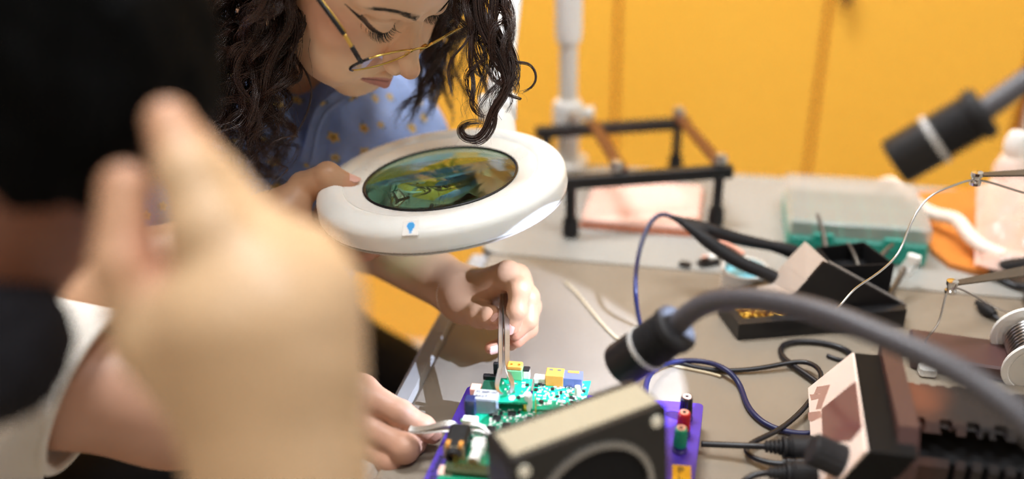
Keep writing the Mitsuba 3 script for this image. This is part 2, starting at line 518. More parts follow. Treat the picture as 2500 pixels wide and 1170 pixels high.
rng = np.random.default_rng(5)
def crumple(corners, n=26, amp=0.012, seed=1):
    c = [np.asarray(x) for x in corners]
    s, t = np.meshgrid(np.linspace(0, 1, n), np.linspace(0, 1, n))
    s, t = s.ravel()[:, None], t.ravel()[:, None]
    p = (1 - s) * (1 - t) * c[0] + s * (1 - t) * c[1] + s * t * c[2] + (1 - s) * t * c[3]
    nr = np.cross(c[1] - c[0], c[3] - c[0])
    nr /= np.linalg.norm(nr)
    rid = np.abs(meshkit.fbm(p * 38, 3, seed) - 0.5) * 2 + 0.6 * np.abs(meshkit.noise(p * 90, seed + 4) - 0.5)
    p = p + nr * ((rid - 0.5)[:, None] * amp)
    i, j = np.meshgrid(np.arange(n - 1), np.arange(n - 1), indexing='ij')
    q = np.stack([i * n + j, i * n + j + 1, (i + 1) * n + j + 1, (i + 1) * n + j], -1).reshape(-1, 4)
    f = np.vstack([q[:, [0, 1, 2]], q[:, [0, 2, 3]]])
    back = p - nr * (0.002 + 0.01 * np.minimum(np.minimum(s, 1 - s), np.minimum(t, 1 - t)) * 4)
    return cat(tm(p, f), tm(back, f[:, ::-1]))


bag = [at(2378, 640, 0.93), at(2520, 655, 0.9), at(2540, 420, 1.02), at(2385, 440, 1.04)]
bag[0][2] = max(bag[0][2], TZ + 0.016)
bag[1][2] = max(bag[1][2], TZ + 0.016)
single('plastic_bag', crumple(bag, amp=0.016), 'm_clearpink', True, 'crumpled clear pinkish plastic bag on the wooden board', 'bag')
k = thing('squeeze_bottle', 'small white bottle with a round cap behind the plastic bag', 'bottle')
pb = on(2440, 520)
put(k + '__body', mv(lathe([(0, 0), (0.016, 0), (0.017, 0.004), (0.017, 0.05), (0.012, 0.062), (0, 0.062)], 24), t=pb + UP * 0.007), 'm_hose', 35)
put(k + '__cap', mv(lathe([(0, 0.062), (0.009, 0.062), (0.012, 0.07), (0.012, 0.082), (0.008, 0.09), (0, 0.091)], 24), t=pb + UP * 0.007), 'm_white', 35)

# flux jar with a blue gel lid
pj_ = on(1815, 706)
k = thing('flux_jar', 'small white plastic jar with a pale blue top under the soldering tweezers', 'jar')
put(k + '__body', mv(sub(lathe([(0, 0), (0.021, 0), (0.0225, 0.003), (0.0225, 0.024), (0, 0.024)], 36), trimesh.creation.cylinder(0.0205, 0.02, sections=36, transform=trimesh.transformations.translation_matrix((0, 0, 0.020)))), t=pj_), 'm_white', 35)
put(k + '__contents', mv(lathe([(0, 0.0235), (0.008, 0.0225), (0.016, 0.0195), (0.0204, 0.018), (0.0204, 0.0105), (0, 0.0105)], 36), t=pj_), 'm_bluegel', 35)
# loose little parts lying on the joint of the tables
k = thing('loose_connector', 'small black and white connector lying by the flux jar', 'connector')
p = on(1735, 645)
F_ = yawf(p, -20)
put(k + '__shell', mv(cat(box(0.017, 0.012, 0.007, (0, 0, 0.0035), 0.0008), box(0.006, 0.010, 0.005, (-0.011, 0, 0.003), 0.0006)), F_), 'm_blackgloss')
put(k + '__face', mv(box(0.010, 0.008, 0.003, (0.002, 0, 0.0085), 0.0006), F_), 'm_white')
put(k + '__contact', mv(box(0.012, 0.003, 0.0015, (-0.003, 0.004, 0.0078), 0.0003), F_), 'm_copper')
single('loose_chip', mv(cat(box(0.012, 0.008, 0.004, (0, 0, 0.002), 0.0006), *[box(0.001, 0.011, 0.001, (x, 0, 0.001), 0.0002) for x in (-0.004, -0.002, 0, 0.002, 0.004)]), yawf(on(1672, 650), 30)), 'm_black', False, 'tiny dark chip lying alone on the table between the frame and the flux jar', 'chip')

# black plug with a handle at the right edge; mains plug below it
k = thing('cable_grip', 'black rounded handle with a curled cable at the right edge above the lower solder arm', 'handle')
a, b = at(2438, 655, 0.93), at(2540, 645, 0.9)
put(k + '__grip', rod(a, b, [(0, 0), (0.006, 0.0), (0.008, 0.006), (0.0085, 0.05), (0, 0.05)], 20), 'm_rubber', 35)
lp = spline([a, at(2420, 668, 0.94), at(2440, 690, 0.93), at(2500, 700, 0.91), at(2560, 702, 0.9)], 40)
lp[:, 2] = np.maximum(lp[:, 2], TZ + 0.004)
put(k + '__cable', tube(lp, 0.0032, 10), 'm_cable', True)
k = thing('barrel_plug', 'small black barrel plug lying on the table left of the white solder spool', 'plug')
a, b = on(2385, 738, TZ + 0.006), on(2418, 762, TZ + 0.006)
put(k + '__tip', rod(a, b, [(0, 0), (0.003, 0), (0.003, 0.006), (0.0055, 0.007), (0.006, 0.016), (0.0035, 0.024), (0, 0.024)], 20), 'm_rubber', 35)
put(k + '__cable', tube(spline([b, on(2445, 785, TZ + 0.004), on(2520, 820, TZ + 0.003), on(2620, 840, TZ + 0.003)], 30), 0.0022, 8), 'm_cable', True)
# ---------------------------------------------------------------- soldering iron stand with hot tweezers
mat('m_plate', '#b3a396', 0.4)
k = thing('iron_stand', 'black metal soldering iron stand with a brass sponge tray and a bent grey holder plate', 'soldering stand')
A, B_, C_ = on(1752, 768), on(1800, 832), on(2206, 800)     # left back, front left, front right, on the table
ux = (C_ - B_) / np.linalg.norm(C_ - B_)
uy = np.cross(UP, ux)
SF = frame(B_, ux, uy)
L = float(np.linalg.norm(C_ - B_))


def sfl(px, py, y):
    """Where the stand's upright plane at depth y is seen at that place: (x, y, z) in the stand's frame."""
    v = at(px, py, 1.0) - CAM
    t_ = (y - (CAM - B_) @ uy) / (v @ uy)
    q = CAM + v * t_ - B_
    return [float(q @ SF[:3, 0]), y, float(q[2])]


dl = float((A - B_) @ uy)
xl = float((A - B_) @ ux)
foot = [(xl, dl), (0, 0), (L, 0), (L, 0.085), (0.10, 0.085), (0.07, dl)]
hz_ = {0: 0.021, 1: 0.017, 2: 0.019, 3: 0.024, 4: 0.024, 5: 0.024}
base = cat()if False else hull([[x, y, z] for i, (x, y) in enumerate(foot) for z in (0.0, hz_[i])])
cut = hull([[xl * 0.6 + 0.004, dl - 0.005, 0.006], [0.006, 0.008, 0.006], [0.060, 0.008, 0.006], [0.060, dl - 0.005, 0.006], [xl * 0.6 + 0.004, dl - 0.005, 0.05], [0.006, 0.008, 0.05], [0.060, 0.008, 0.05], [0.060, dl - 0.005, 0.05]])
put(k + '__base', mv(sub(base, cut), SF), 'm_black')
rng = np.random.default_rng(3)
wool = []
for i in range(46):
    c = np.array([0.030, dl * 0.5, 0.013]) + rng.uniform(-1, 1, 3) * [0.020, dl * 0.25, 0.004]
    t = np.linspace(0, 2 * np.pi * rng.uniform(0.9, 1.6), 22)
    rr_ = rng.uniform(0.004, 0.008)
    q = np.stack([np.cos(t), np.sin(t), 0.25 * np.sin(2 * t + i)], 1) * rr_
    R_ = trimesh.transformations.random_rotation_matrix(rng.random(3))[:3, :3]
    q = q @ R_.T * [1, 1, 0.5] + c
    wool.append(tube(q, 0.0008, 4, False))
put(k + '__brass_wool', mv(cat(wool), SF), 'm_gold', True, label='golden brass wool in the tray', kind='stuff')
# bent grey plate that holds the hot tweezers
f0, f1 = np.array(sfl(1938, 722, 0.012)), np.array(sfl(2012, 642, 0.012))
b0, b1 = np.array(sfl(1880, 690, 0.055)), np.array(sfl(1958, 592, 0.055))
l0, l1 = f0 + [-0.016, 0, -0.006], b0 + [-0.016, 0, -0.006]
def sheet(q, th=0.0014):
    q = np.array(q); nrm = np.cross(q[1] - q[0], q[2] - q[0]); nrm /= np.linalg.norm(nrm)
    return hull(np.vstack([q, q - nrm * th]))


mid0, mid1 = f0 + (f1 - f0) * 0.45, b0 + (b1 - b0) * 0.45
put(k + '__holder_plate', mv(cat(sheet([f0, b0, mid1, mid0]), sheet([mid0, mid1, b1 + [0.004, 0, 0], f1 + [0.004, 0, 0]]), sheet([l0, l1, b0, f0])), SF), 'm_plate', label='light bent metal holder plate')
# long black side panel sloping to the right, with a bare rim
sp = [sfl(1936, 728, 0.010), sfl(2012, 640, 0.010), sfl(2030, 648, 0.010), sfl(2210, 762, 0.010), sfl(2207, 785, 0.010)]
sp = [[x, y, max(z, 0.016)] for x, y, z in sp] + [[L, 0.010, 0.016], [f0[0] - 0.002, 0.010, 0.016]]
put(k + '__side_panel', mv(hull([[x, y + e, z] for x, y, z in sp for e in (0, 0.003)]), SF), 'm_black')
put(k + '__side_rim', mv(bar(np.array(sp[2]) + [0, 0.004, 0.0006], np.array(sp[3]) + [0, 0.004, 0.0006], 0.008, 0.0016), SF), 'm_grey', label='grey bare rim of the side panel')
# open compartment at the back
c1, c2, c3, c4 = np.array(sfl(1992, 604, 0.082)), np.array(sfl(2110, 590, 0.082)), np.array(sfl(2184, 645, 0.030)), np.array(sfl(2034, 652, 0.030))
lowz = lambda c: np.array([c[0], c[1], 0.020])  # noqa: E731
ctop = [c1, c2, c3, c4]
outer = hull(ctop + [lowz(c) for c in ctop])
cm = np.mean(ctop, 0)
ins = [c + np.array([np.sign(cm[0] - c[0]) * 0.0022, np.sign(cm[1] - c[1]) * 0.0022, 0]) for c in ctop]
inner = hull([[c[0], c[1], 0.2] for c in ins] + [[c[0], c[1], 0.03] for c in ins])
put(k + '__tip_compartment', mv(sub(outer, inner), SF), 'm_blackmatte')
# spare tips in the compartment: bent rods
for q in (((2098, 695, 0.895), (2092, 640, 0.905), (2068, 592, 0.91)), ((2125, 695, 0.89), (2146, 635, 0.90), (2180, 597, 0.91)), ((2018, 640, 0.925), (2008, 560, 0.935), (1994, 522, 0.94))):
    P_ = spline([at(*x) for x in q], 14)
    single('soldering_tip', tube(P_, np.linspace(0.0034, 0.0016, 14), 10), 'm_darksteel', True, {2098: 'bent grey soldering tip standing in the middle of the stand compartment', 2125: 'tan angled soldering tip leaning right out of the stand compartment', 2018: 'dark thin soldering tip sticking up at the back left of the stand compartment'}[q[0][0]], 'soldering tip')
k2 = thing('network_plug', 'clear network plug on a bent grey rod at the right end of the soldering stand', 'plug')
put(k2 + '__rod', tube(spline([at(2165, 730, 0.87), at(2190, 690, 0.89), at(2208, 655, 0.90)], 14), 0.0028, 10), 'm_darksteel', True)
pa, pb = at(2205, 668, 0.90), at(2234, 630, 0.915)
put(k2 + '__plug', bar(pa, pb, 0.011, 0.009), 'm_clear')
put(k2 + '__contacts', bar(pa + (pb - pa) * 0.8, pb + (pb - pa) * 0.02, 0.012, 0.010), 'm_white')

# hot tweezers resting on the holder plate
k = thing('soldering_tweezers', 'black hot soldering tweezers lying open on the iron stand with a blue cable', 'soldering tweezers')
tail = at(1640, 530, 0.90)
jn = at(1700, 560, 0.895)
u1, u2, u3 = at(1800, 583, 0.905), at(1880, 600, 0.91), at(1940, 618, 0.915)
l1, l2, l3 = at(1790, 632, 0.885), at(1850, 660, 0.885), at(1912, 688, 0.885)
put(k + '__hinge', tube(spline([tail, at(1665, 541, 0.898), jn, at(1728, 572, 0.894)], 16), np.r_[np.linspace(0.0022, 0.0070, 12), np.linspace(0.0070, 0.0050, 4)], 14), 'm_rubber', True)
put(k + '__arm', tube(spline([at(1668, 540, 0.9), at(1706, 553, 0.898), u1, u2, u3], 40), np.r_[np.linspace(0.0036, 0.0068, 12), np.linspace(0.0068, 0.0052, 18), np.linspace(0.0052, 0.0078, 10)], 14), 'm_rubber', True)
put(k + '__arm', tube(spline([at(1668, 544, 0.895), at(1712, 577, 0.889), l1, l2, l3], 40), np.r_[np.linspace(0.0036, 0.0066, 12), np.linspace(0.0066, 0.0060, 28)], 14), 'm_rubber', True)
for a, b in ((u3, at(1966, 640, 0.912)), (l3, at(1945, 655, 0.90))):
    put(k + '__tip', rod(a, b, [(0, -0.004), (0.003, -0.004), (0.0026, 0.006), (0.0012, 0.014), (0, 0.015)], 14), 'm_darksteel', True)
put(k + '__spring', tube(spline([at(1745, 592, 0.89), at(1780, 600, 0.895), at(1815, 622, 0.892)], 10), 0.0026, 8), 'm_copper', True, label='copper coloured spring between the arms')
cab = [tail, at(1605, 528, 0.90), at(1575, 570, 0.89), at(1556, 640, 0.87), at(1552, 720, 0.845), on(1566, 800, TZ + 0.004), on(1610, 862, TZ + 0.003), on(1690, 895, TZ + 0.003), on(1780, 905, TZ + 0.003), on(1880, 895, TZ + 0.005), on(1965, 885, TZ + 0.008), on(2003, 910, TZ + 0.010), on(1990, 960, TZ + 0.010), on(1960, 1000, TZ + 0.008), on(1900, 1050, TZ + 0.006), on(1840, 1080, TZ + 0.006), on(1822, 1100, TZ + 0.005), on(1850, 1122, TZ + 0.006), on(1925, 1131, TZ + 0.010)]
cp = spline(cab, 220)
put(k + '__cable', tube(cp[:75], 0.0022, 8, flat=None), 'm_bluecable', True, label='blue-black cable end')
put(k + '__cable', tube(cp[74:], 0.0021, 8), 'm_cable', True)
# ---------------------------------------------------------------- gooseneck lamps
mat('m_silver', '#d9d8d6', 0.35, 0.5, 0.4)


def gooseneck(label, tip, rear, neck, rneck, d_head, base_at):
    k = thing('gooseneck_lamp', label, 'lamp')
    tip, rear = np.asarray(tip), np.asarray(rear)
    L = np.linalg.norm(rear - tip)
    R = d_head / 2
    put(k + '__lamp_head', rod(tip, rear, [(0, 0.006), (R * 0.86, 0.006), (R * 0.9, 0), (R * 0.97, 0.0005), (R, 0.003), (R, L * 0.44), (0, L * 0.44)], 40), 'm_black', 40)
    put(k + '__lamp_lens', rod(tip, rear, [(0, 0.0045), (R * 0.85, 0.0045), (R * 0.85, 0.0058), (0, 0.0058)], 32), 'm_glow', 40)
    put(k + '__chrome_ring', rod(tip, rear, [(R * 0.9, L * 0.43), (R * 1.04, L * 0.435), (R * 1.04, L * 0.485), (R * 0.9, L * 0.49)], 40), 'm_silver', 40, label='thin silver ring around the lamp head')
    prof = [(0, L * 0.475), (R * 0.98, L * 0.475)]
    n = 7
    for i in range(n):
        a = L * (0.49 + 0.36 * i / n)
        s = L * 0.36 / n
        prof += [(R * 0.98, a), (R * 0.98, a + s * 0.55), (R * 0.88, a + s * 0.62), (R * 0.88, a + s * 0.93)]
    prof += [(R * 0.98, L * 0.86), (R * 1.06, L * 0.88), (R * 1.04, L * 0.97), (R * 0.9, L), (0, L)]
    put(k + '__ribbed_grip', rod(tip, rear, prof, 40), 'm_rubber', 25)
    P_ = spline(neck, 150)
    m = tube(P_, rneck, 16)
    s = np.r_[0, np.cumsum(np.linalg.norm(np.diff(P_, axis=0), axis=1))]
    uv = np.zeros((len(m.vertices), 2))
    uv[:len(P_) * 16, 0] = np.repeat(s / s[-1] * len(P_) * 0.12, 16)
    uv[:len(P_) * 16, 1] = np.tile(np.arange(16) / 16 * 2 * np.pi, len(P_))
    put(k + '__neck', m, 'm_braid', True, uv=uv)
    put(k + '__base', mv(lathe([(0, 0), (0.045, 0), (0.047, 0.004), (0.044, 0.016), (0.014, 0.022), (0.012, 0.035), (0, 0.035)], 40), t=base_at), 'm_black', 35)
    return tip, rear


scene['m_glow'] = {'type': 'principled', 'base_color': rgb('#d8dcdf'), 'roughness': 0.2}
tipB, rearB = at(1515, 893, 0.665), at(1658, 796, 0.630)
neckB = [at(1640, 808, 0.634), at(1680, 768, 0.622), at(1735, 738, 0.608), at(1810, 729, 0.592), at(1900, 738, 0.575), at(2020, 768, 0.552), at(2140, 815, 0.53), at(2260, 868, 0.51), at(2380, 935, 0.492), at(2500, 1030, 0.478), at(2600, 1140, 0.472)]
bB = on(2660, 1330)
gooseneck('black gooseneck lamp in front, arching over the power supply and aimed at the circuit board', tipB, rearB, neckB + [bB + UP * 0.03], 0.0074, 0.0325, bB)
AIM = np.array([0.0, 0.68, 0.75])
tipA = at(2182, 398, 0.56)
rearA = at(2408, 268, 0.535)
neckA = [at(2385, 281, 0.537), at(2430, 250, 0.534), at(2480, 215, 0.532), at(2540, 185, 0.53), at(2620, 210, 0.53), at(2690, 330, 0.53), at(2780, 700, 0.54)]
bA = on(2860, 1200)
gooseneck('black gooseneck lamp hanging down at the upper right before the orange cupboard', tipA, rearA, neckA + [bA + UP * 0.03], 0.0068, 0.0295, bA)
# the upper lamp lights the boards
sd = AIM - tipA
sd /= np.linalg.norm(sd)
so = tipA + (tipA - rearA) / np.linalg.norm(tipA - rearA) * 0.003
scene['upper_lamp_light'] = {'type': 'spot', 'intensity': {'type': 'rgb', 'value': list(SPOT_INTENSITY)}, 'cutoff_angle': 22.0, 'beam_width': 20.5,
                             'to_world': T().look_at(origin=so.tolist(), target=(so + sd).tolist(), up=[0, 0, 1])}

# ---------------------------------------------------------------- solder stand with two arms, spool and wires
k = thing('solder_stand', 'metal solder wire stand with two flat guide arms at the right edge', 'stand')
post = on(2640, 760)
put(k + '__post', mv(lathe([(0, 0), (0.05, 0), (0.05, 0.008), (0.006, 0.012), (0.006, 0.27), (0, 0.27)], 28), t=post), 'm_darksteel', 35)
wires = []
for (pa, pb, pc) in (((2382, 440), (2520, 440), 0.80), ((2322, 705), (2520, 722), 0.80)):
    a, b = at(*pa, pc), at(*pb, pc + 0.01)
    q = np.array([post[0], post[1], b[2]])
    d = (b - a) / np.linalg.norm(b - a)
    e1 = np.cross(UP, d); e1 /= np.linalg.norm(e1)
    put(k + '__arm', hull([a + e1 * 0.003 + UP * 0.004, a - e1 * 0.003 + UP * 0.004, a + e1 * 0.003 + UP * 0.0056, a - e1 * 0.003 + UP * 0.0056, q + e1 * 0.012 + UP * 0.004, q - e1 * 0.012 + UP * 0.004, q + e1 * 0.012 + UP * 0.0056, q - e1 * 0.012 + UP * 0.0056]), 'm_darksteel')
    put(k + '__pulley', mv(lathe([(0, -0.004), (0.0048, -0.004), (0.0048, -0.0015), (0.0036, 0), (0.0036, 0.002), (0.0048, 0.004), (0.0048, 0.0075), (0.002, 0.0082), (0, 0.0082)], 24), t=a), 'm_chrome', 35)
    wires.append(a)
w1 = spline([at(2560, 480, 0.80), at(2470, 462, 0.80), wires[0] + UP * 0.0, at(2330, 452, 0.795), at(2265, 485, 0.79), at(2218, 560, 0.785), at(2190, 622, 0.78), at(2125, 680, 0.765), at(2085, 708, 0.755), at(2058, 738, 0.75), at(2040, 755, 0.745)], 90)
single('solder_wire', tube(w1, 0.0010, 8), 'm_solder', True, 'silver solder wire looping down from the upper guide arm', 'wire')
w2 = spline([at(2520, 760, 0.80), at(2400, 735, 0.80), wires[1], at(2303, 745, 0.80), at(2290, 790, 0.80), at(2272, 815, 0.80), on(2266, 850, TZ + 0.001)], 60)
single('solder_wire', tube(w2, 0.0008, 8), 'm_solder', True, 'thin solder wire hanging from the lower guide arm down to the table', 'wire')

k = thing('solder_spool', 'white plastic spool wound with silver solder wire at the right edge', 'spool')
ca, cb = at(2512, 815, 0.800), at(2545, 905, 0.765)
ax = (cb - ca) / np.linalg.norm(cb - ca)
Ls = np.linalg.norm(cb - ca)
RS = 0.030
for s in (0, Ls - 0.003):
    put(k + '__flange', rod(ca + ax * s, cb + ax, [(0.006, 0), (RS, 0), (RS + 0.0006, 0.0015), (RS, 0.003), (RS * 0.86, 0.003), (RS * 0.84, 0.0022), (0.006, 0.0022), (0.006, 0)], 48), 'm_white', 30)
put(k + '__label', rod(ca + ax * (Ls - 0.0006), cb + ax, [(0, 0), (RS * 0.8, 0), (RS * 0.8, 0.0003), (0, 0.0003)], 40), 'm_offwhite', 30, label='pale round paper label on the spool')
coil = []
nt, n = 11, 11 * 28
t = np.linspace(0, 1, n)
x = np.cross(ax, UP); x /= np.linalg.norm(x); y = np.cross(ax, x)
for lay in range(2):
    rr_ = RS * (0.62 + 0.05 * lay)
    ang = t * nt * 2 * np.pi
    pth = ca + ax * (0.003 + (Ls - 0.006) * t)[:, None] + (np.cos(ang)[:, None] * x + np.sin(ang)[:, None] * y) * rr_
    coil.append(tube(pth, 0.0011, 6, False))
coil.append(rod(ca + ax * 0.003, cb, [(0, 0), (RS * 0.6, 0), (RS * 0.6, Ls - 0.006), (0, Ls - 0.006)], 32))
put(k + '__solder', cat(coil), 'm_solder', 40, label='wound silver solder')

# ---------------------------------------------------------------- power supply (panel towards the left, slotted case to the right)
k = thing('power_supply', 'black and brown bench power supply with a pale pink front panel, screen and knob', 'power supply')
PL = on(1978, 950, TZ + 0.012)
PB = on(1998, 1180, TZ + 0.012)
PT = on(2085, 865, TZ + 0.072)
e_y = PL - PB; e_y /= np.linalg.norm(e_y)          # away from the camera, along the panel's bottom edge
wv = PT - PL
e_u = wv - e_y * (wv @ e_y); hp = float(np.linalg.norm(e_u)); e_u /= hp       # up the panel
e_n = np.cross(e_u, e_y)                          # out of the panel
if e_n[0] > 0: e_n = -e_n
PF = np.eye(4); PF[:3, 0] = -e_y; PF[:3, 1] = e_u; PF[:3, 2] = np.cross(-e_y, e_u); PF[:3, 3] = PL   # x towards the camera, y up the panel
sgn = 1.0 if PF[:3, 2] @ e_n > 0 else -1.0
PW = 0.135
def panel_xy(px, py):
    v = at(px, py, 1.0) - CAM
    t_ = ((PL - CAM) @ PF[:3, 2]) / (v @ PF[:3, 2])
    q = CAM + v * t_ - PL
    return float(q @ PF[:3, 0]), float(q @ PF[:3, 1])


cT = panel_xy(2085, 865); cL = panel_xy(1978, 950); cR = panel_xy(2118, 1102); cB = panel_xy(1992, 1200); cRB = panel_xy(2040, 1172)
outline = [cL, cT, cR, cRB, (cRB[0] + 0.004, cRB[1] - 0.012), (cB[0], cB[1])]
outline = Polygon(outline).convex_hull
def plate_of(poly, z0, z1, bsdf, name, **kw):
    m = trimesh.creation.extrude_polygon(poly, abs(z1 - z0), engine='earcut')
    m.apply_translation([0, 0, min(z0 * sgn, z1 * sgn)])
    return put(name, mv(m, PF), bsdf, **kw)


plate_of(outline.buffer(0.0006), 0, 0.0016, 'm_panel', k + '__front_panel', label='pale pink front panel')
back = outline.buffer(0.001)
cs = np.array(back.exterior.coords)[:-1]
X3 = np.array([PF[:3, 3] + PF[:3, 0] * a + PF[:3, 1] * b for a, b in cs])
hd = np.array([UA[0], UA[1], 0.0])
body = hull(np.vstack([X3, X3 + hd * 0.030 + np.array([0, 0, 0.0])]))
zmin = TZ + 0.0
vv = np.array(body.vertices); vv[:, 2] = np.maximum(vv[:, 2], zmin)
put(k + '__housing', hull(vv), 'm_housing')
mat('m_housing', '#0d0c0c', 0.55, 0.15)
scr = Polygon([panel_xy(*q) for q in ((2094, 936), (2110, 1046), (2084, 1077), (2016, 1080), (2013, 1002))])
plate_of(scr.buffer(0.0005), 0.0010, 0.0022, 'm_screen', k + '__screen', label='dark pinkish display window')
for poly_px in (((2000, 947), (2032, 942), (2010, 1000), (1997, 1002), (2008, 962), (1992, 966)), ((1982, 966), (2012, 964), (2008, 974), (1986, 980)), ((1978, 1010), (2008, 1006), (2012, 1020), (1986, 1032), (1979, 1028))):
    plate_of(Polygon([panel_xy(*q) for q in poly_px]).buffer(0), 0.0012, 0.0019, 'm_panelprint', k + '__printed_mark')
kn = panel_xy(2060, 1130)
kc = PF[:3, 3] + PF[:3, 0] * kn[0] + PF[:3, 1] * kn[1] + e_n * 0.0015
nf = 18
ring_ = []
for i in range(nf * 4):
    a_ = i / (nf * 4) * 2 * np.pi
    r_ = 0.0115 - (0.0008 if i % 4 in (1, 2) else 0)
    ring_.append((r_ * np.cos(a_), r_ * np.sin(a_)))
knob = trimesh.creation.extrude_polygon(Polygon(ring_), 0.021, engine='earcut')
cap_ = lathe([(0, 0.021), (0.0108, 0.021), (0.0098, 0.0222), (0, 0.0222)], 40)
KF = frame(kc, PF[:3, 0], PF[:3, 1] * sgn)
put(k + '__knob', mv(cat(knob, cap_), KF), 'm_rubber', 25)
# collar and slotted case: laid out along UA from the housing
o2 = on(2140, 1120, TZ)
QF = frame(o2, UA, VA)
def qx(px, py, z):
    q = on(px, py, z) - o2
    return float(q @ UA), float(q @ VA)


zc = 0.080
x0, y0 = qx(2148, 838, TZ + zc)
x1, y1 = qx(2200, 1040, TZ + zc)
cw = 0.013
col = hull([(x0, y0, zc), (x0 + cw, y0, zc), (x0 + cw, y1, zc), (x0, y1, zc), (x0, y1 - 0.014, zc - 0.02), (x0 + cw, y1 - 0.014, zc - 0.02), (x0, y1 - 0.014, 0.004), (x0 + cw, y1 - 0.014, 0.004), (x0, y0 + 0.006, 0.004), (x0 + cw, y0 + 0.006, 0.004)])
put(k + '__collar', mv(col, QF), 'm_brownplastic')
win = sub(hull([(x0 - 0.003, y1 + 0.012, zc - 0.012), (x0 - 0.003, y0 - 0.012, zc - 0.012), (x0 - 0.003, y0 - 0.012, 0.02), (x0 - 0.003, y1 + 0.004, 0.02), (x0, y1 + 0.012, zc - 0.012), (x0, y0 - 0.012, zc - 0.012), (x0, y0 - 0.012, 0.02), (x0, y1 + 0.004, 0.02)]), hull([(x0 - 0.004, y1 + 0.018, zc - 0.018), (x0 - 0.004, y0 - 0.018, zc - 0.018), (x0 - 0.004, y0 - 0.018, 0.026), (x0 - 0.004, y1 + 0.010, 0.026), (x0 + 0.001, y1 + 0.018, zc - 0.018), (x0 + 0.001, y0 - 0.018, zc - 0.018), (x0 + 0.001, y0 - 0.018, 0.026), (x0 + 0.001, y1 + 0.010, 0.026)]))
put(k + '__gasket', mv(win, QF), 'm_blackgloss')
zz = 0.062
a0 = x0 + cw + 0.001
a1 = a0 + 0.26
yb, yf_ = qx(2230, 925, TZ + zz)[1], qx(2240, 1150, TZ + 0.03)[1]
case = hull([(a0, yb, 0.003), (a1, yb, 0.003), (a0, yb, zz - 0.006), (a1, yb, zz - 0.006), (a0, yb - 0.005, zz), (a1 - 0.004, yb - 0.005, zz), (a0, yf_ + 0.02, zz - 0.004), (a1 - 0.004, yf_ + 0.02, zz - 0.004), (a0, yf_, 0.035), (a1, yf_, 0.035), (a0, yf_, 0.003), (a1, yf_, 0.003)])
cuts = []
ysl = qx(2230, 1018, TZ + zz)[1]
for i in range(9):
    cuts.append(box(0.0085, 0.012, 0.02, (a0 + 0.008 + i * 0.0175, ysl, zz), 0.0015))
for i in range(16):
    cuts.append(box(0.0045, 0.013, 0.03, (a0 + 0.012 + i * 0.0105, yb, zz - 0.004), 0.0008))
for i in range(18):
    cuts.append(box(0.0045, 0.03, 0.04, (a0 + 0.03 + i * 0.0105, yf_ + 0.004, 0.036), 0.0008))
cuts.append(box(0.25, yb - yf_ - 0.008, zz - 0.014, ((a0 + a1) / 2, (yb + yf_) / 2, (zz - 0.014) / 2 + 0.004), 0.001))
put(k + '__slotted_case', mv(sub(case, *cuts), QF), 'm_case', label='brown-black ventilated case')
put(k + '__inside', mv(box(0.24, yb - yf_ - 0.012, 0.03, ((a0 + a1) / 2, (yb + yf_) / 2, 0.02), 0.001), QF), 'm_blackmatte')
mat('m_case', proc(lambda p, n, uv: mix(lin('#1c1718'), lin('#6a3c28'), smoothstep(0.4, 0.75, fbm(p.x * 18, p.y * 22, p.z * 6, 3)))), 0.42, 0.45)
# plugs in the panel's left side and their cables
def din_plug(label, pa, pb, z, cab, r=0.0095):
    k_ = thing('din_plug', label, 'plug', )
    a, b = on(*pa, z), on(*pb, z)
    L_ = np.linalg.norm(b - a)
    prof = [(0, 0), (r, 0), (r, L_ * 0.42), (r * 0.72, L_ * 0.52), (r * 0.9, L_ * 0.54), (r * 0.9, L_ * 0.60), (r * 0.5, L_ * 0.62)]
    for i in range(4):
        s = L_ * (0.64 + 0.085 * i)
        q = r * (0.62 - 0.05 * i)
        prof += [(q, s), (q, s + L_ * 0.045), (q * 0.6, s + L_ * 0.05), (q * 0.6, s + L_ * 0.08)]
    prof += [(0, L_)]
    put(k_ + '__shell', rod(a, b, prof, 28), 'm_rubber', 30)
    put(k_ + '__cable', tube(spline([b + (a - b) * 0.05] + [on(*c) for c in cab], 60), 0.0024, 8), 'm_cable', True)


din_plug('black ribbed plug in the power supply, cable leading to the purple box', (1985, 1096), (1862, 1090), TZ + 0.016, [(1800, 1088, TZ + 0.012), (1712, 1084, TZ + 0.010)])
din_plug('lowest black ribbed plug in the power supply, its cable leaving at the bottom edge', (1990, 1160), (1872, 1155), TZ + 0.016, [(1830, 1166, TZ + 0.012), (1790, 1215, TZ + 0.01)])
k_ = thing('thin_plug', 'thin black plug between the two thick plugs of the power supply', 'plug')
put(k_ + '__shell', rod(on(1985, 1133, TZ + 0.014), on(1920, 1131, TZ + 0.012), [(0, 0), (0.0048, 0), (0.0048, 0.012), (0.004, 0.013), (0.004, 0.015), (0.0046, 0.016), (0.0046, 0.018), (0.0038, 0.019), (0.0038, 0.021), (0, 0.021)], 20), 'm_blackgloss', 30)
# loose black leads
def lead(label, pts, r=0.0022, m='m_cable'):
    single('cable', tube(spline([on(*q) if len(q) == 3 else at(*q[:3]) for q in pts], 120), r, 8), m, True, label, 'cable')


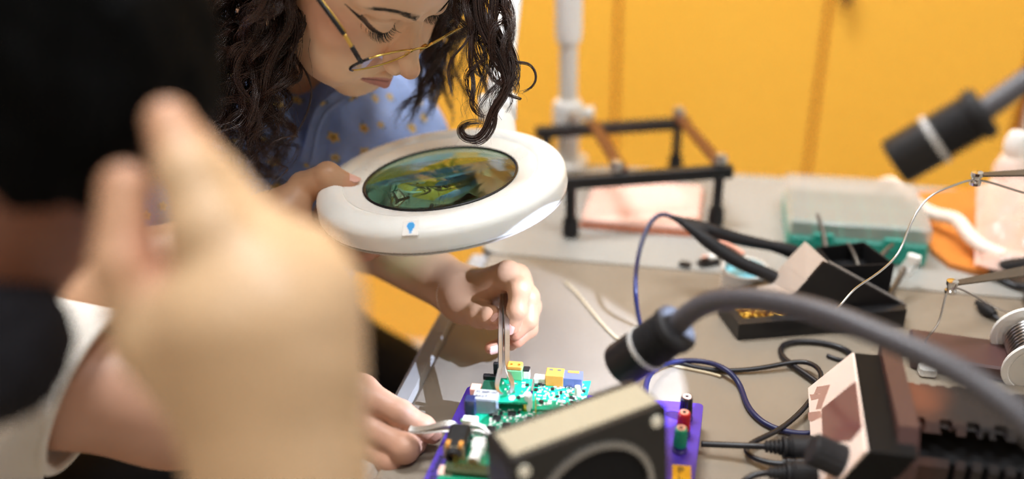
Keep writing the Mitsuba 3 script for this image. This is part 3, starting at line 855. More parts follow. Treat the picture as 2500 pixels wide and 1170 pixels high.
lead('black cable looping behind the power supply and under its front', [(2080, 868, TZ + 0.004), (2040, 845, TZ + 0.003), (1970, 834, TZ + 0.003), (1915, 842, TZ + 0.003), (1908, 865, TZ + 0.003), (1940, 895, TZ + 0.004), (1990, 930, TZ + 0.004), (2010, 950, TZ + 0.004)], 0.0024)
lead('blue-black cable crossing the light pool and running to the power supply', [(1577, 965, TZ + 0.028), (1580, 930, TZ + 0.020), (1610, 895, TZ + 0.010), (1660, 882, TZ + 0.006), (1720, 884, TZ + 0.006), (1775, 905, TZ + 0.008), (1805, 940, TZ + 0.003), (1825, 990, TZ + 0.003), (1870, 1035, TZ + 0.003), (1930, 1056, TZ + 0.003), (1980, 1058, TZ + 0.004)], 0.0024, 'm_bluecable')
lead('pale thin cable running under the front lamp', [(1380, 690, TZ + 0.0016), (1440, 755, TZ + 0.0016), (1510, 830, TZ + 0.0016), (1600, 880, TZ + 0.0016), (1700, 905, TZ + 0.0012), (1760, 920, TZ + 0.0014)], 0.0014, 'm_ptfe')
lead('thin grey cable along the table behind the power supply', [(2020, 868, TZ + 0.002), (2100, 880, TZ + 0.002), (2220, 858, TZ + 0.002), (2330, 855, TZ + 0.002), (2460, 868, TZ + 0.002), (2560, 872, TZ + 0.002)], 0.0018)
# flat dark box behind the case
c = on(2395, 905, TZ)
k = thing('flat_box', 'flat dark brown plastic box behind the power supply with a small white connector', 'box')
put(k + '__body', mv(box(0.10, 0.045, 0.014, (0, 0, 0.007), 0.002), yawf(on(2370, 888), 18)), 'm_brownplastic')
put(k + '__connector', mv(sub(box(0.014, 0.012, 0.010, (0, 0, 0.005), 0.002), box(0.006, 0.005, 0.01, (0, 0, 0.008), 0.0005)), yawf(on(2262, 915, TZ), 10)), 'm_white', label='small white connector')
# ---------------------------------------------------------------- ring magnifier
def ribbon(path, wdir, w, t):
    """A flat strip along the path: w wide along wdir, t thick."""
    p = np.asarray(path, float)
    w = np.broadcast_to(w, (len(p),))[:, None]
    tn = np.gradient(p, axis=0)
    tn /= np.linalg.norm(tn, axis=1, keepdims=True)
    a = np.broadcast_to(np.asarray(wdir, float), p.shape)
    a = a - tn * (a * tn).sum(1, keepdims=True)
    a = a / np.linalg.norm(a, axis=1, keepdims=True)
    b = np.cross(tn, a) * t / 2
    a = a * w / 2
    v = np.stack([p + a + b, p - a + b, p - a - b, p + a - b], 1).reshape(-1, 3)
    n = len(p)
    i, j = np.meshgrid(np.arange(n - 1), np.arange(4), indexing='ij')
    q = np.stack([i * 4 + j, i * 4 + (j + 1) % 4, (i + 1) * 4 + (j + 1) % 4, (i + 1) * 4 + j], -1).reshape(-1, 4)
    f = np.vstack([q[:, [0, 1, 2]], q[:, [0, 2, 3]], [[0, 2, 1], [0, 3, 2]], np.array([[0, 1, 2], [0, 2, 3]]) + 4 * (n - 1)])
    return tm(v, f)


MC = at(1076, 434, 0.795)
_d = (MC - CAM) / np.linalg.norm(MC - CAM)
_m = -0.165 * CX - 0.986 * CY
_m = _m - _d * (_m @ _d); _m /= np.linalg.norm(_m)
_t = math.radians(67.5)
MN = -_d * math.cos(_t) + _m * math.sin(_t)          # the ring's axis, upwards
_x = CX - MN * (CX @ MN)
MF = frame(MC, _x, np.cross(MN, _x))
RO, RL = 0.1060, 0.0648
k = thing('magnifier_lamp', 'white round magnifying lamp held above the circuit boards by the woman', 'magnifier')
prof = [(RL, -0.007), (RL, -0.0005), (RL + 0.001, 0.0005), (RL + 0.0165, 0.0042), (RL + 0.0172, 0.0034), (RL + 0.0180, 0.0048), (0.0890, 0.0078)]
for a in np.linspace(0.15, 1, 10):
    prof.append((0.0890 + 0.0170 * math.sin(a * math.pi / 2), 0.0078 - 0.0125 * (1 - math.cos(a * math.pi / 2))))
prof += [(0.1064, -0.0125), (0.1052, -0.0155)]
put(k + '__housing', mv(lathe(prof + [(0.1035, -0.0162), (0.080, -0.0162), (0.078, -0.014), (0.078, -0.008), (RL, -0.007)], 128), MF), 'm_ring', 40)
put(k + '__lower_rim', mv(lathe([(0.1036, -0.0162), (0.1056, -0.0166), (0.1054, -0.0176), (0.102, -0.019), (0.082, -0.019), (0.082, -0.0163), (0.1036, -0.0162)], 128), MF), 'm_rimdark', 40, label='thin greyish lower rim')
mat('m_ring', proc(lambda p, n, uv: mix(lin('#e6e6e0'), lin('#d2d0c9'), smoothstep(0.62, 0.8, fbm(p.x * 30, p.y * 30, p.z * 30, 4)) * 0.6)), 0.3, 0.5)
mat('m_rimdark', '#a79f96', 0.45)
# lens
zs = np.linspace(0, 1, 14)
up_ = [(RL * r_ * 0.998, 0.0005 + 0.0085 * (1 - r_ * r_)) for r_ in zs[::-1]]
dn_ = [(RL * r_ * 0.998, -0.0035 - 0.0085 * (1 - r_ * r_)) for r_ in zs]
put(k + '__lens', mv(lathe(dn_ + up_[0:], 96), MF), 'm_lens', 40, label='thick clear greenish lens')
scene['m_lens'] = {'type': 'dielectric', 'int_ior': 1.52, 'specular_transmittance': {'type': 'rgb', 'value': [0.36, 0.56, 0.47]}}
put(k + '__lens_gasket', mv(lathe([(RL - 0.0012, 0.0005), (RL + 0.0003, 0.0022), (RL + 0.0014, 0.0016), (RL + 0.0002, -0.0004)], 96), MF), 'm_black', 40, label='dark lens gasket')
# vent dots of the top plate, in two fields
for a0_ in (math.radians(148), math.radians(24)):
    dots = []
    for i in range(9):
        for j in range(4):
            a_ = a0_ + (i - 4) * 0.036
            r_ = 0.0665 + j * 0.0034 + (0.0017 if i % 2 else 0)
            dots.append(mv(trimesh.creation.icosphere(1, 0.0007), t=(r_ * math.cos(a_), r_ * math.sin(a_), 0.0006 + 0.235 * (r_ - 0.0658))))
    put(k + '__vent_dots', mv(cat(dots), MF), 'm_white', True, kind='stuff')
# sticker with a blue bulb, on the near outer edge
def ring_at(px, py):
    """Angle about the ring's axis of a place on its outer edge."""
    best = min(np.linspace(-math.pi, 0, 721), key=lambda a: np.hypot(*(np.array(pix(MF[:3, 3] + MF[:3, 0] * 0.1 * math.cos(a) + MF[:3, 1] * 0.1 * math.sin(a) - MN * 0.004)) - (px, py))))
    return best


def pix(p):
    q = np.asarray(p) - CAM
    d = q @ FW
    return 1250 + FPX * (q @ CX) / d, 585 + FPX * (q @ CY) / d


sa = ring_at(1008, 540)
rad = MF[:3, 0] * math.cos(sa) + MF[:3, 1] * math.sin(sa)
tang = np.cross(MN, rad)
sn = rad * 0.66 + MN * 0.75; sn /= np.linalg.norm(sn)
sc = MC + rad * 0.1012 + MN * 0.0038 + sn * 0.0009
KF = frame(sc, tang, np.cross(sn, tang))
single('sticker', mv(box(0.0125, 0.0125, 0.0006, (0, 0, 0), 0.0002), KF), 'm_white', False, 'square white sticker on the near edge of the magnifying lamp', 'sticker')
bulb = Polygon([(0.0031 * math.cos(a), 0.0014 + 0.0031 * math.sin(a)) for a in np.linspace(-1.0, math.pi + 1.0, 24)] + [(-0.0013, -0.0030), (0.0013, -0.0030)])
put('sticker__bulb_print', mv(cat(trimesh.creation.extrude_polygon(bulb, 0.0003, engine='earcut'), mv(box(0.0022, 0.0012, 0.0003, (0, -0.0040, 0.00015), 0.00005))), KF, (0, 0, 0.0002)), 'm_bulbblue', label='blue light bulb print')
mat('m_bulbblue', '#3f9fe0', 0.5)
# hinge bracket and arm at the far side
fa = math.radians(62)
rd = MF[:3, 0] * math.cos(fa) + MF[:3, 1] * math.sin(fa)
h0 = MC + rd * 0.100 - MN * 0.012
h1 = at(1215, 262, 0.90)
put(k + '__hinge_bracket', tube(spline([h0, (h0 + h1) / 2 + rd * 0.006, h1], 20), np.linspace(0.016, 0.011, 20), 20), 'm_offwhite', True)
put(k + '__hinge_knob', rod(h1 - CX * 0.018, h1 + CX * 0.018, [(0, 0), (0.012, 0), (0.013, 0.004), (0.013, 0.032), (0.012, 0.036), (0, 0.036)], 24), 'm_white', 35)
put(k + '__arm', tube([h1, at(1252, -60, 0.99), at(1300, -420, 1.12)], 0.0125, 20), 'm_white', True)
# ---------------------------------------------------------------- purple training box with circuit boards
BZ = TZ + 0.022
q0, q1, q2, q3 = on(1142, 943, BZ), on(1718, 986, BZ), on(1034, 1172, BZ), on(1694, 1172, BZ)
bx = (q1 - q0) / np.linalg.norm(q1 - q0)
by = np.cross(UP, bx)
BF = frame(q0, bx, by)
BW, BD = float(np.linalg.norm(q1 - q0)), 0.150


def bl(px, py, z=BZ):
    q = on(px, py, z) - q0
    return float(q @ bx), float(q @ by)


k = thing('training_box', 'flat purple plastic box with three binding posts, carrying the green circuit boards', 'electronics box')
rim = 0.006
e2_ = lambda q: (float((q - q0) @ bx), float((q - q0) @ by))  # noqa: E731
K0, K1 = np.array(e2_(q0)), np.array(e2_(q1))
K2 = K0 + (np.array(e2_(q2)) - K0) * 1.3
K3 = K1 + (np.array(e2_(q3)) - K1) * 1.3
rail = Polygon([K0, K1, K3, K2]).buffer(-0.004).buffer(0.004)
put(k + '__body', mv(trimesh.creation.extrude_polygon(rail, 0.018, engine='earcut'), BF, (0, 0, -0.0220)), 'm_purple')
mid1, mid3 = K0 + (K1 - K0) * 0.74, K2 + (K3 - K2) * 0.74
ringp = rail.difference(Polygon([K0, mid1, mid3, K2]).buffer(-0.009, join_style=2))
put(k + '__raised_rim', mv(trimesh.creation.extrude_polygon(ringp, 0.0045, engine='earcut'), BF, (0, 0, -0.0045)), 'm_purple')
put(k + '__white_plate', mv(trimesh.creation.extrude_polygon(Polygon([K0, mid1, mid3, K2]).buffer(-0.0095, join_style=2), 0.0025, engine='earcut'), BF, (0, 0, -0.0042)), 'm_white', label='white inner plate')
tx = meshkit.text_mesh('Analog Parlour', 0.0042, 0.0004, True)
RZ = trimesh.transformations.rotation_matrix(math.atan2(*(K0 - K2)[::-1]), [0, 0, 1])
tx.apply_transform(RZ)
bx0_, by0_ = bl(1068, 1118)
put(k + '__lettering', mv(tx, BF, (*(K0 + (K2 - K0) * 0.86 + [0.0068, 0]), 0.0)), 'm_ink', label='dark lettering along the left rim')
mat('m_ink', '#160e2c', 0.5)
for (px, py), m, lab in (((1673, 1022), 'm_blackgloss', 'black binding post at the back of the purple box'), ((1667, 1061), 'm_red', 'red binding post between the black and the green one'), ((1659, 1100), 'm_green', 'green binding post nearest the camera on the purple box')):
    x, y = bl(px, py)
    kp = thing('binding_post', lab, 'binding post', 'binding posts on the purple box')
    o = np.array([x, y, 0.0])
    put(kp + '__collar', mv(lathe([(0, 0), (0.0056, 0), (0.0056, 0.0018), (0.0047, 0.0022), (0.0047, 0.005), (0, 0.005)], 28), BF, o), 'm_purpledark', 35)
    rg = []
    nf_ = 14
    for i in range(nf_ * 4):
        a_ = i / (nf_ * 4) * 2 * math.pi
        r_ = 0.0050 - (0.00045 if i % 4 in (1, 2) else 0)
        rg.append((r_ * math.cos(a_), r_ * math.sin(a_)))
    capm = trimesh.creation.extrude_polygon(Polygon(rg), 0.0135, engine='earcut')
    capm.vertices[:, :2] *= (1.0 - 0.10 * capm.vertices[:, 2] / 0.0135)[:, None]
    capm = mv(capm, t=(0, 0, 0.005))
    put(kp + '__cap', mv(cat(capm, lathe([(0, 0.0184), (0.0043, 0.0185), (0.0040, 0.0200), (0, 0.0200)], 28)), BF, o), m, 25)
    put(kp + '__socket', mv(lathe([(0.0017, 0.0195), (0.0017, 0.0207), (0.0031, 0.0207), (0.0031, 0.0195)], 24), BF, o), 'm_copper', 35, label='copper ring of the socket')
    put(kp + '__hole', mv(lathe([(0, 0.0199), (0.0017, 0.0199), (0.0017, 0.0203), (0, 0.0203)], 20), BF, o), 'm_blackmatte')
x, y = bl(1664, 1158)
put(k + '__yellow_label', mv(box(0.013, 0.018, 0.0004, (x, y, 0.0002), 0.0001), BF), 'm_yellow', label='yellow sticker with a black P')
tp = meshkit.text_mesh('P', 0.0055, 0.0003, True)
put(k + '__yellow_label__letter', mv(tp, BF, (x - 0.003, y + 0.001, 0.0004)), 'm_ink')
tp = meshkit.text_mesh('L', 0.004, 0.0003, True)
put(k + '__yellow_label__letter', mv(tp, BF, (x - 0.003, y - 0.006, 0.0004)), 'm_ink')

# ---- the boards
def _pcb(p, n, uv):
    q = (p - mi.Point3f(*[float(c) for c in q0]))
    u = dr.dot(mi.Vector3f(q), mi.Vector3f(*[float(c) for c in bx]))
    v = dr.dot(mi.Vector3f(q), mi.Vector3f(*[float(c) for c in by]))
    a, b = u * 700, v * 700
    tr = dr.select((cell_rand(dr.floor(a), 3.0) > 0.55) & (cell_rand(dr.floor(a), dr.floor(b * 0.12), 5.0) > 0.45), 1.0, 0.0)
    return mix(mix(lin('#0a8a64'), lin('#0fa078'), fbm(a * 0.05, b * 0.05)), lin('#2fa584'), tr * 0.35)


mat('m_pcb', proc(_pcb), 0.3, 0.5)
mat('m_pcbdark', '#123f2c', 0.35)
mat('m_silk', '#e4ebe4', 0.5)
mat('m_navy', '#23284e', 0.35)
mat('m_olive', '#36401f', 0.4)
mat('m_orange', '#e59a3e', 0.4)
mat('m_lightgreen', '#7fc184', 0.35)
mat('m_usb', '#6a70a8', 0.35, 0.5, 0.3)
mat('m_ivory', '#efe9d6', 0.4)


def board(name, label, poly_px, z, th=0.0016, m='m_pcb'):
    kb = thing(name, label, 'circuit board')
    poly = Polygon([bl(*q, BZ + z) for q in poly_px])
    put(kb + '__board', mv(trimesh.creation.extrude_polygon(poly, th, engine='earcut'), BF, (0, 0, z - th)), m)
    return kb, poly


rng = np.random.default_rng(11)
ZB = 0.010
main, mpoly = board('circuit_board', 'large green circuit board with a black audio jack and clear relay, in the light pool', [(1180, 962), (1345, 962), (1420, 1180), (1062, 1180)], ZB)


def chip(kb, name, px, py, w, d, h, m, z=ZB, rot=0.0, label=None, e=0.0004, up=0.0):
    x, y = bl(px, py, BZ + z)
    R = trimesh.transformations.rotation_matrix(math.radians(rot), [0, 0, 1])
    b = box(w, d, h, (0, 0, h / 2 + up), e)
    b.apply_transform(R)
    return put(kb + '__' + name, mv(b, BF, (x, y, z)), m, label=label), (x, y)


def smd(kb, z, area, n, avoid=(), kinds=None, seed=1):
    """Small surface parts: white marks, grey and tan bodies, each a tiny block."""
    rg_ = np.random.default_rng(seed)
    a = np.array(area)
    sets = {'m_silk': [], 'm_steel': [], 'm_black': []}
    for _ in range(n):
        px = rg_.uniform(a[0], a[2]); py = rg_.uniform(a[1], a[3])
        if any(c[0] <= px <= c[2] and c[1] <= py <= c[3] for c in avoid):
            continue
        x, y = bl(px, py, BZ + z)
        t = rg_.random()
        if t < 0.64:
            w, d, h, m = rg_.uniform(0.0010, 0.0034), rg_.uniform(0.0009, 0.0019), 0.00025, 'm_silk'
        elif t < 0.9:
            w, d, h, m = 0.0020, 0.0011, 0.0009, 'm_steel'
        else:
            w, d, h, m = rg_.uniform(0.002, 0.0035), rg_.uniform(0.0018, 0.003), 0.0011, 'm_black'
        if rg_.random() < 0.5:
            w, d = d, w
        sets[m].append(mv(box(w, d, h, (x, y, z + h / 2), 0.0001)))
    for m, ms in sets.items():
        if ms:
            put(kb + '__' + {'m_silk': 'printed_marks', 'm_steel': 'small_components', 'm_black': 'small_chips'}[m], mv(cat(ms), BF), m, kind='stuff')


smd(main, ZB, (1195, 1000, 1340, 1130), 330, avoid=((1160, 1090, 1180, 1170),), seed=2)
smd(main, ZB, (1150, 1035, 1215, 1080), 60, seed=3)
smd(main, ZB, (1300, 1050, 1410, 1165), 90, seed=9)
for px, py in ((1213, 1022), (1236, 1040), (1198, 1048), (1250, 1012), (1222, 1068), (1270, 1060)):
    kk, (x, y) = chip(main, 'chip', px, py, 0.0062, 0.0055, 0.0012, 'm_black')
    pins = [mv(box(0.0005, 0.0072, 0.0005, (x + (i - 2.5) * 0.001, y, ZB + 0.0004), 0.0001)) for i in range(6)]
    put(kk + '__pins', mv(cat(pins), BF), 'm_steel', kind='stuff')
# clear relay with lettering, navy and white connectors on the left side
kk, (x, y) = chip(main, 'relay', 1188, 1000, 0.019, 0.0125, 0.0135, 'm_relay', label='clear relay with black lettering on a pale top', e=0.001)
scene['m_relay'] = {'type': 'blendbsdf', 'weight': 0.5, 'a': {'type': 'thindielectric'}, 'b': {'type': 'twosided', 'bsdf': {'type': 'principled', 'base_color': rgb('#b9bfcc'), 'roughness': 0.15}}}
put(kk + '__top', mv(box(0.0186, 0.0121, 0.0003, (x, y, ZB + 0.0137), 0.0001), BF), 'm_brushed')
mat('m_brushed', '#a9a6a2', 0.35)
for i, s in enumerate(('F1 SMP-DC', '5A27')):
    t_ = meshkit.text_mesh(s, 0.0026, 0.0002, True)
    t_.apply_scale([min(1, 0.016 / t_.bounds[1][0]), 1, 1])
    put(kk + '__lettering', mv(t_, BF, (x - 0.008, y + 0.0015 - i * 0.0052, ZB + 0.0139)), 'm_ink')
put(kk + '__core', mv(box(0.009, 0.008, 0.009, (x, y, ZB + 0.005), 0.001), BF), 'm_grey')
chip(main, 'capacitor_block', 1150, 1008, 0.0085, 0.008, 0.014, 'm_navy', label='navy blue block', e=0.0008)
chip(main, 'capacitor_block', 1163, 975, 0.008, 0.008, 0.012, 'm_copper', label='copper topped block')
chip(main, 'connector', 1149, 1037, 0.011, 0.006, 0.006, 'm_ivory', label='small ivory connector')
chip(main, 'connector', 1130, 1030, 0.003, 0.003, 0.002, 'm_lightgreen')
# audio jack
jx, jy = bl(1117, 1100, BZ + ZB)
J = np.array([jx, jy, ZB])
jack = hull([(sx * w, y_, z_) for sx in (-1, 1) for w, y_, z_ in ((0.0078, -0.010, 0), (0.0078, 0.014, 0), (0.0078, 0.014, 0.0105), (0.0055, 0.014, 0.0125), (0.0078, -0.010, 0.0105), (0.0055, -0.010, 0.0125))])
kj = put(main + '__audio_jack', mv(jack, BF, J), 'm_black', label='black audio jack with a round mouth')
bar_ = rod(np.array([0, -0.0098, 0.0062]), np.array([0, -0.02, 0.0062]), [(0.0034, 0.0), (0.0034, 0.0062), (0.0053, 0.0062), (0.0056, 0.0055), (0.0056, 0)], 28)
put(kj + '__barrel', mv(bar_, BF, J), 'm_rubber', 35)
put(kj + '__front_plate', mv(box(0.0150, 0.0008, 0.0115, (0, -0.0103, 0.006), 0.0002), BF, J), 'm_ptfe')
for sx in (-1, 1):
    put(kj + '__contact', mv(cat(box(0.0030, 0.0050, 0.0004, (sx * 0.0046, -0.0070, 0.0126), 0.0001), box(0.0030, 0.0006, 0.0022, (sx * 0.0046, -0.0107, 0.0116), 0.0001)), BF, J), 'm_orange', label='copper orange contact')
# white connector with a round tube
wx, wy = bl(1168, 1110, BZ + ZB)
W_ = np.array([wx, wy, ZB])
kw = put(main + '__white_connector', mv(box(0.0095, 0.012, 0.009, (0, 0.003, 0.0045), 0.001), BF, W_), 'm_white', label='white plastic connector with a round tube')
put(kw + '__tube', mv(rod(np.array([0, -0.002, 0.005]), np.array([-0.0015, -0.02, 0.0045]), [(0.0024, 0.004), (0.0024, 0.0125), (0.0040, 0.0125), (0.0042, 0.011), (0.0040, 0)], 24), BF, W_), 'm_white', 35)
# silkscreen on the front part: a zigzag and short lines
zx, zy = bl(1215, 1108, BZ + ZB)
zig = np.array([[0.004, -0.006, 0], [-0.001, -0.003, 0], [0.002, -0.001, 0], [-0.002, 0.003, 0], [0.001, 0.005, 0]])
put(main + '__printed_marks', mv(cat(ribbon(spline(zig[:2], 4), UP, 0.0002, 0.0006), *[bar(zig[i], zig[i + 1], 0.0006, 0.0002) for i in range(4)]), BF, (zx, zy, ZB + 0.0002)), 'm_silk')
# olive strip board with the pin header at the front
hx_, hy_ = bl(1155, 1150, BZ + ZB)
kh = put(main + '__header_strip', mv(box(0.034, 0.010, 0.004, (hx_ - 0.002, hy_ - 0.002, ZB + 0.002), 0.0005), BF), 'm_olive', label='dark olive strip with gold pins')
for i in range(9):
    for j in range(2):
        put(kh + '__pin', mv(box(0.0006, 0.0006, 0.0085, (hx_ - 0.012 + i * 0.00254, hy_ - 0.003 + j * 0.00254, ZB + 0.008), 0.0002), BF), 'm_gold')
cx_, cy_ = bl(1088, 1150, BZ + ZB)
put(main + '__label_patch', mv(box(0.010, 0.010, 0.0008, (cx_, cy_, ZB + 0.0004), 0.0002), BF), 'm_pink', label='pale patch at the front left corner')

# daughter board at the back left, under the tweezers
ZU = 0.019
dau, dpoly = board('circuit_board', 'smaller green circuit board at the back under the tweezer tips', [(1186, 922), (1300, 926), (1288, 984), (1172, 980)], ZU)
for px, py in ((1190, 930), (1290, 930), (1282, 978), (1182, 972)):
    x, y = bl(px, py, BZ + ZU)
    put(dau + '__standoff', mv(lathe([(0, ZB), (0.0022, ZB), (0.0022, ZU - 0.0016), (0, ZU - 0.0016)], 16), BF, (x, y, 0)), 'm_gold', 35)
smd(dau, ZU, (1225, 925, 1292, 975), 26, seed=5)
kk, (x, y) = chip(dau, 'terminal_block', 1258, 922, 0.012, 0.008, 0.009, 'm_lightgreen', z=ZU, label='light green terminal block with an orange top')
put(kk + '__top', mv(sub(box(0.0118, 0.0075, 0.004, (x, y, ZU + 0.011), 0.0008), *[trimesh.creation.cylinder(0.0014, 0.01, sections=14, transform=trimesh.transformations.translation_matrix((x + s * 0.003, y - 0.001, ZU + 0.012))) for s in (-1, 1)]), BF), 'm_orange', label='orange top')
chip(dau, 'heat_sink', 1212, 922, 0.004, 0.003, 0.014, 'm_black', z=ZU, label='upright black tab')
chip(dau, 'connector', 1199, 926, 0.012, 0.004, 0.004, 'm_black', z=ZU)
kk, (x, y) = chip(dau, 'capacitor', 1286, 922, 0.005, 0.005, 0.007, 'm_ivory', z=ZU, label='pale capacitor with a dark cap')
put(kk + '__cap', mv(box(0.0052, 0.0052, 0.002, (x, y, ZU + 0.008), 0.0004), BF), 'm_black')
chip(dau, 'dark_module', 1196, 955, 0.012, 0.016, 0.004, 'm_pcbdark', z=ZU, label='dark green module')
gx, gy = bl(1268, 958, BZ + ZU)
put(dau + '__printed_marks', mv(cat(*[bar(np.array([0, -0.006, 0]), np.array([0.002, 0.001, 0]), 0.0012, 0.0002), bar(np.array([0.0025, 0.002, 0]), np.array([0.004, 0.008, 0]), 0.0009, 0.0002)]), BF, (gx + 0.003, gy, ZU + 0.0001)), 'm_silk')
hexp = Polygon([(0.0028 * math.cos(a), 0.0034 * math.sin(a)) for a in np.linspace(0, 2 * math.pi, 7)[:-1]])
hexp = hexp.difference(hexp.buffer(-0.0011))
hx2, hy2 = bl(1250, 972, BZ + ZU)
put(dau + '__printed_mark', mv(trimesh.creation.extrude_polygon(hexp, 0.0002, engine='earcut'), BF, (hx2, hy2, ZU)), 'm_silk', label='white printed hexagon')

# dense board at the back right
ZR = 0.012
rb, rpoly = board('circuit_board', 'dense green circuit board at the back right with an orange and a violet connector', [(1304, 934), (1443, 930), (1424, 1000), (1296, 1000)], ZR)
smd(rb, ZR, (1306, 936, 1432, 992), 170, seed=7)
chip(rb, 'connector', 1318, 932, 0.009, 0.007, 0.005, 'm_ivory', z=ZR)
kk, (x, y) = chip(rb, 'connector', 1355, 934, 0.014, 0.011, 0.010, 'm_orange', z=ZR, label='orange square connector with four notches')
put(kk + '__notches', mv(cat(*[box(0.0028, 0.002, 0.0004, (x + s * 0.0032, y + 0.0025, ZR + 0.0101), 0.0001) for s in (-1, 1)]), BF), 'm_grey')
kk, (x, y) = chip(rb, 'usb_connector', 1399, 937, 0.0150, 0.011, 0.0085, 'm_usb', z=ZR, label='violet metal connector with an orange tongue')
put(kk + '__tongue', mv(box(0.009, 0.0025, 0.0008, (x, y + 0.003, ZR + 0.0088), 0.0002), BF), 'm_orange')
put(kk + '__pins', mv(cat(*[box(0.0007, 0.003, 0.0006, (x + (i - 3) * 0.0016, y - 0.0066, ZR + 0.0008), 0.0001) for i in range(7)]), BF), 'm_steel', kind='stuff')
x, y = bl(1410, 966, BZ + ZR)
put(rb + '__spacer', mv(lathe([(0, 0), (0.0022, 0), (0.0024, 0.006), (0.002, 0.0085), (0, 0.009)], 18), BF, (x, y, ZR)), 'm_ivory', 35, label='cream plastic spacer')
x, y = bl(1290, 1000, BZ + ZB)
put(main + '__spacer', mv(lathe([(0, 0), (0.0030, 0), (0.0032, 0.006), (0.0030, 0.0135), (0.0018, 0.015), (0, 0.015)], 18), BF, (x, y, ZB)), 'm_white', 35, label='white plastic spacer')
hp = []
for i in range(12):
    x, y = bl(1308, 990 + i * 6, BZ + ZB)
    hp.append(box(0.0007, 0.0007, 0.010, (x, y, ZB + 0.005), 0.0002))
put(main + '__pin_row', mv(cat(hp), BF), 'm_gold', kind='stuff')

# ---------------------------------------------------------------- tweezers of both people
k = thing('tweezers', 'steel tweezers held upright by the woman over the back circuit board', 'tweezers')
tt = on(1228, 962, BZ + ZU + 0.001)
dT = depth_of(tt) - 0.005
dTop = 0.815
def tz(px, py):
    f_ = (962 - py) / (962 - 662)
    return at(px, py, dT + (dTop - dT) * f_)


LP = spline([tz(*q) for q in ((1230, 664), (1226, 740), (1222, 830), (1221, 900), (1213, 938), (1216, 955), (1227, 963))], 50)
RP = spline([tz(*q) for q in ((1231, 664), (1234, 740), (1238, 830), (1240, 900), (1250, 936), (1248, 954), (1239, 962))], 50)
LP, RP = LP + FW * 0.0, RP + FW * 0.0
wd = CX * 0.75 + FW * 0.66
for P_ in (LP, RP):
    put(k + '__prong', ribbon(P_, wd, np.r_[np.linspace(0.0030, 0.0046, 12), np.linspace(0.0046, 0.0040, 26), np.linspace(0.0040, 0.0022, 12)], 0.0012), 'm_steel', 20)
put(k + '__joint', hull([LP[0] + CX * 0.002, RP[0] - CX * 0.002, LP[5] - CX * 0.0022, RP[5] + CX * 0.0022, LP[0] + FW * 0.002, LP[5] + FW * 0.002, RP[5] - FW * 0.001]), 'm_steel')
k = thing('tweezers', 'steel tweezers with curved tips held by the hand at the lower left', 'tweezers')
te = on(1197, 1066, BZ + ZB + 0.001)
dE = depth_of(te)
def tw(px, py, f_): return at(px, py, dE + 0.004 - 0.012 * f_ if False else dE + 0.004 * f_)
U_ = spline([tw(*q) for q in ((1000, 1046, 3), (1060, 1041, 2), (1105, 1035, 1.6), (1116, 1042, 1.5), (1150, 1036, 1), (1180, 1044, 0.6), (1197, 1062, 0))], 50)
V_ = spline([tw(*q) for q in ((1000, 1050, 3), (1060, 1051, 2), (1108, 1052, 1.6), (1120, 1058, 1.5), (1150, 1050, 1), (1178, 1054, 0.6), (1197, 1066, 0))], 50)
for P_ in (U_, V_):
    put(k + '__prong', ribbon(P_, CY * 0.8 - FW * 0.6, np.r_[np.full(24, 0.0042), np.linspace(0.0042, 0.0014, 26)], 0.0011), 'm_steel', 20)

# ---------------------------------------------------------------- square black fan in front
k = thing('bench_fan', 'out of focus square black fan with a cream label strip, nearest the camera', 'fan')
g0, g1 = at(1262, 1122, 0.545), at(1612, 992, 0.583)
e1 = (g1 - g0) / np.linalg.norm(g1 - g0)
e2 = -0.50 * CX - 0.33 * CY + 0.80 * FW
e2 = e2 - e1 * (e2 @ e1); e2 /= np.linalg.norm(e2)
e3 = np.cross(e2, e1)
if e3[2] > 0: e3 = -e3
S = float(np.linalg.norm(g1 - g0)) + 0.010
TH = 0.034
gc = (g0 + g1) / 2 + e3 * S / 2                    # centre of the front face
GF = np.eye(4); GF[:3, 0], GF[:3, 1], GF[:3, 2], GF[:3, 3] = e1, -e3, np.cross(e1, -e3), gc
outz = 1.0 if GF[:3, 2] @ (CAM - gc) > 0 else -1.0
GF[:3, 2] *= 1.0
def fz(m): return mv(m, GF)
sq = Polygon([(-S / 2, -S / 2), (S / 2, -S / 2), (S / 2, S / 2), (-S / 2, S / 2)]).buffer(-0.005).buffer(0.005)
hole = Polygon([(0.0405 * math.cos(a), 0.0405 * math.sin(a)) for a in np.linspace(0, 2 * math.pi, 72)[:-1]])
fr = trimesh.creation.extrude_polygon(sq.difference(hole), TH, engine='earcut')
fr.apply_translation([0, 0, -TH if outz > 0 else 0])
put(k + '__frame', fz(fr), 'm_blackgrey', False)
mat('m_blackgrey', '#171615', 0.45)
zf = 0.0012 * outz
def zrod(r0, r1, z0, z1, n=64):
    a, b = sorted((z0 * outz, z1 * outz))
    pr = [(r0, a), (r1, a), (r1, b), (r0, b)] + ([(r0, a)] if r0 > 0 else [])
    return lathe(pr, n)


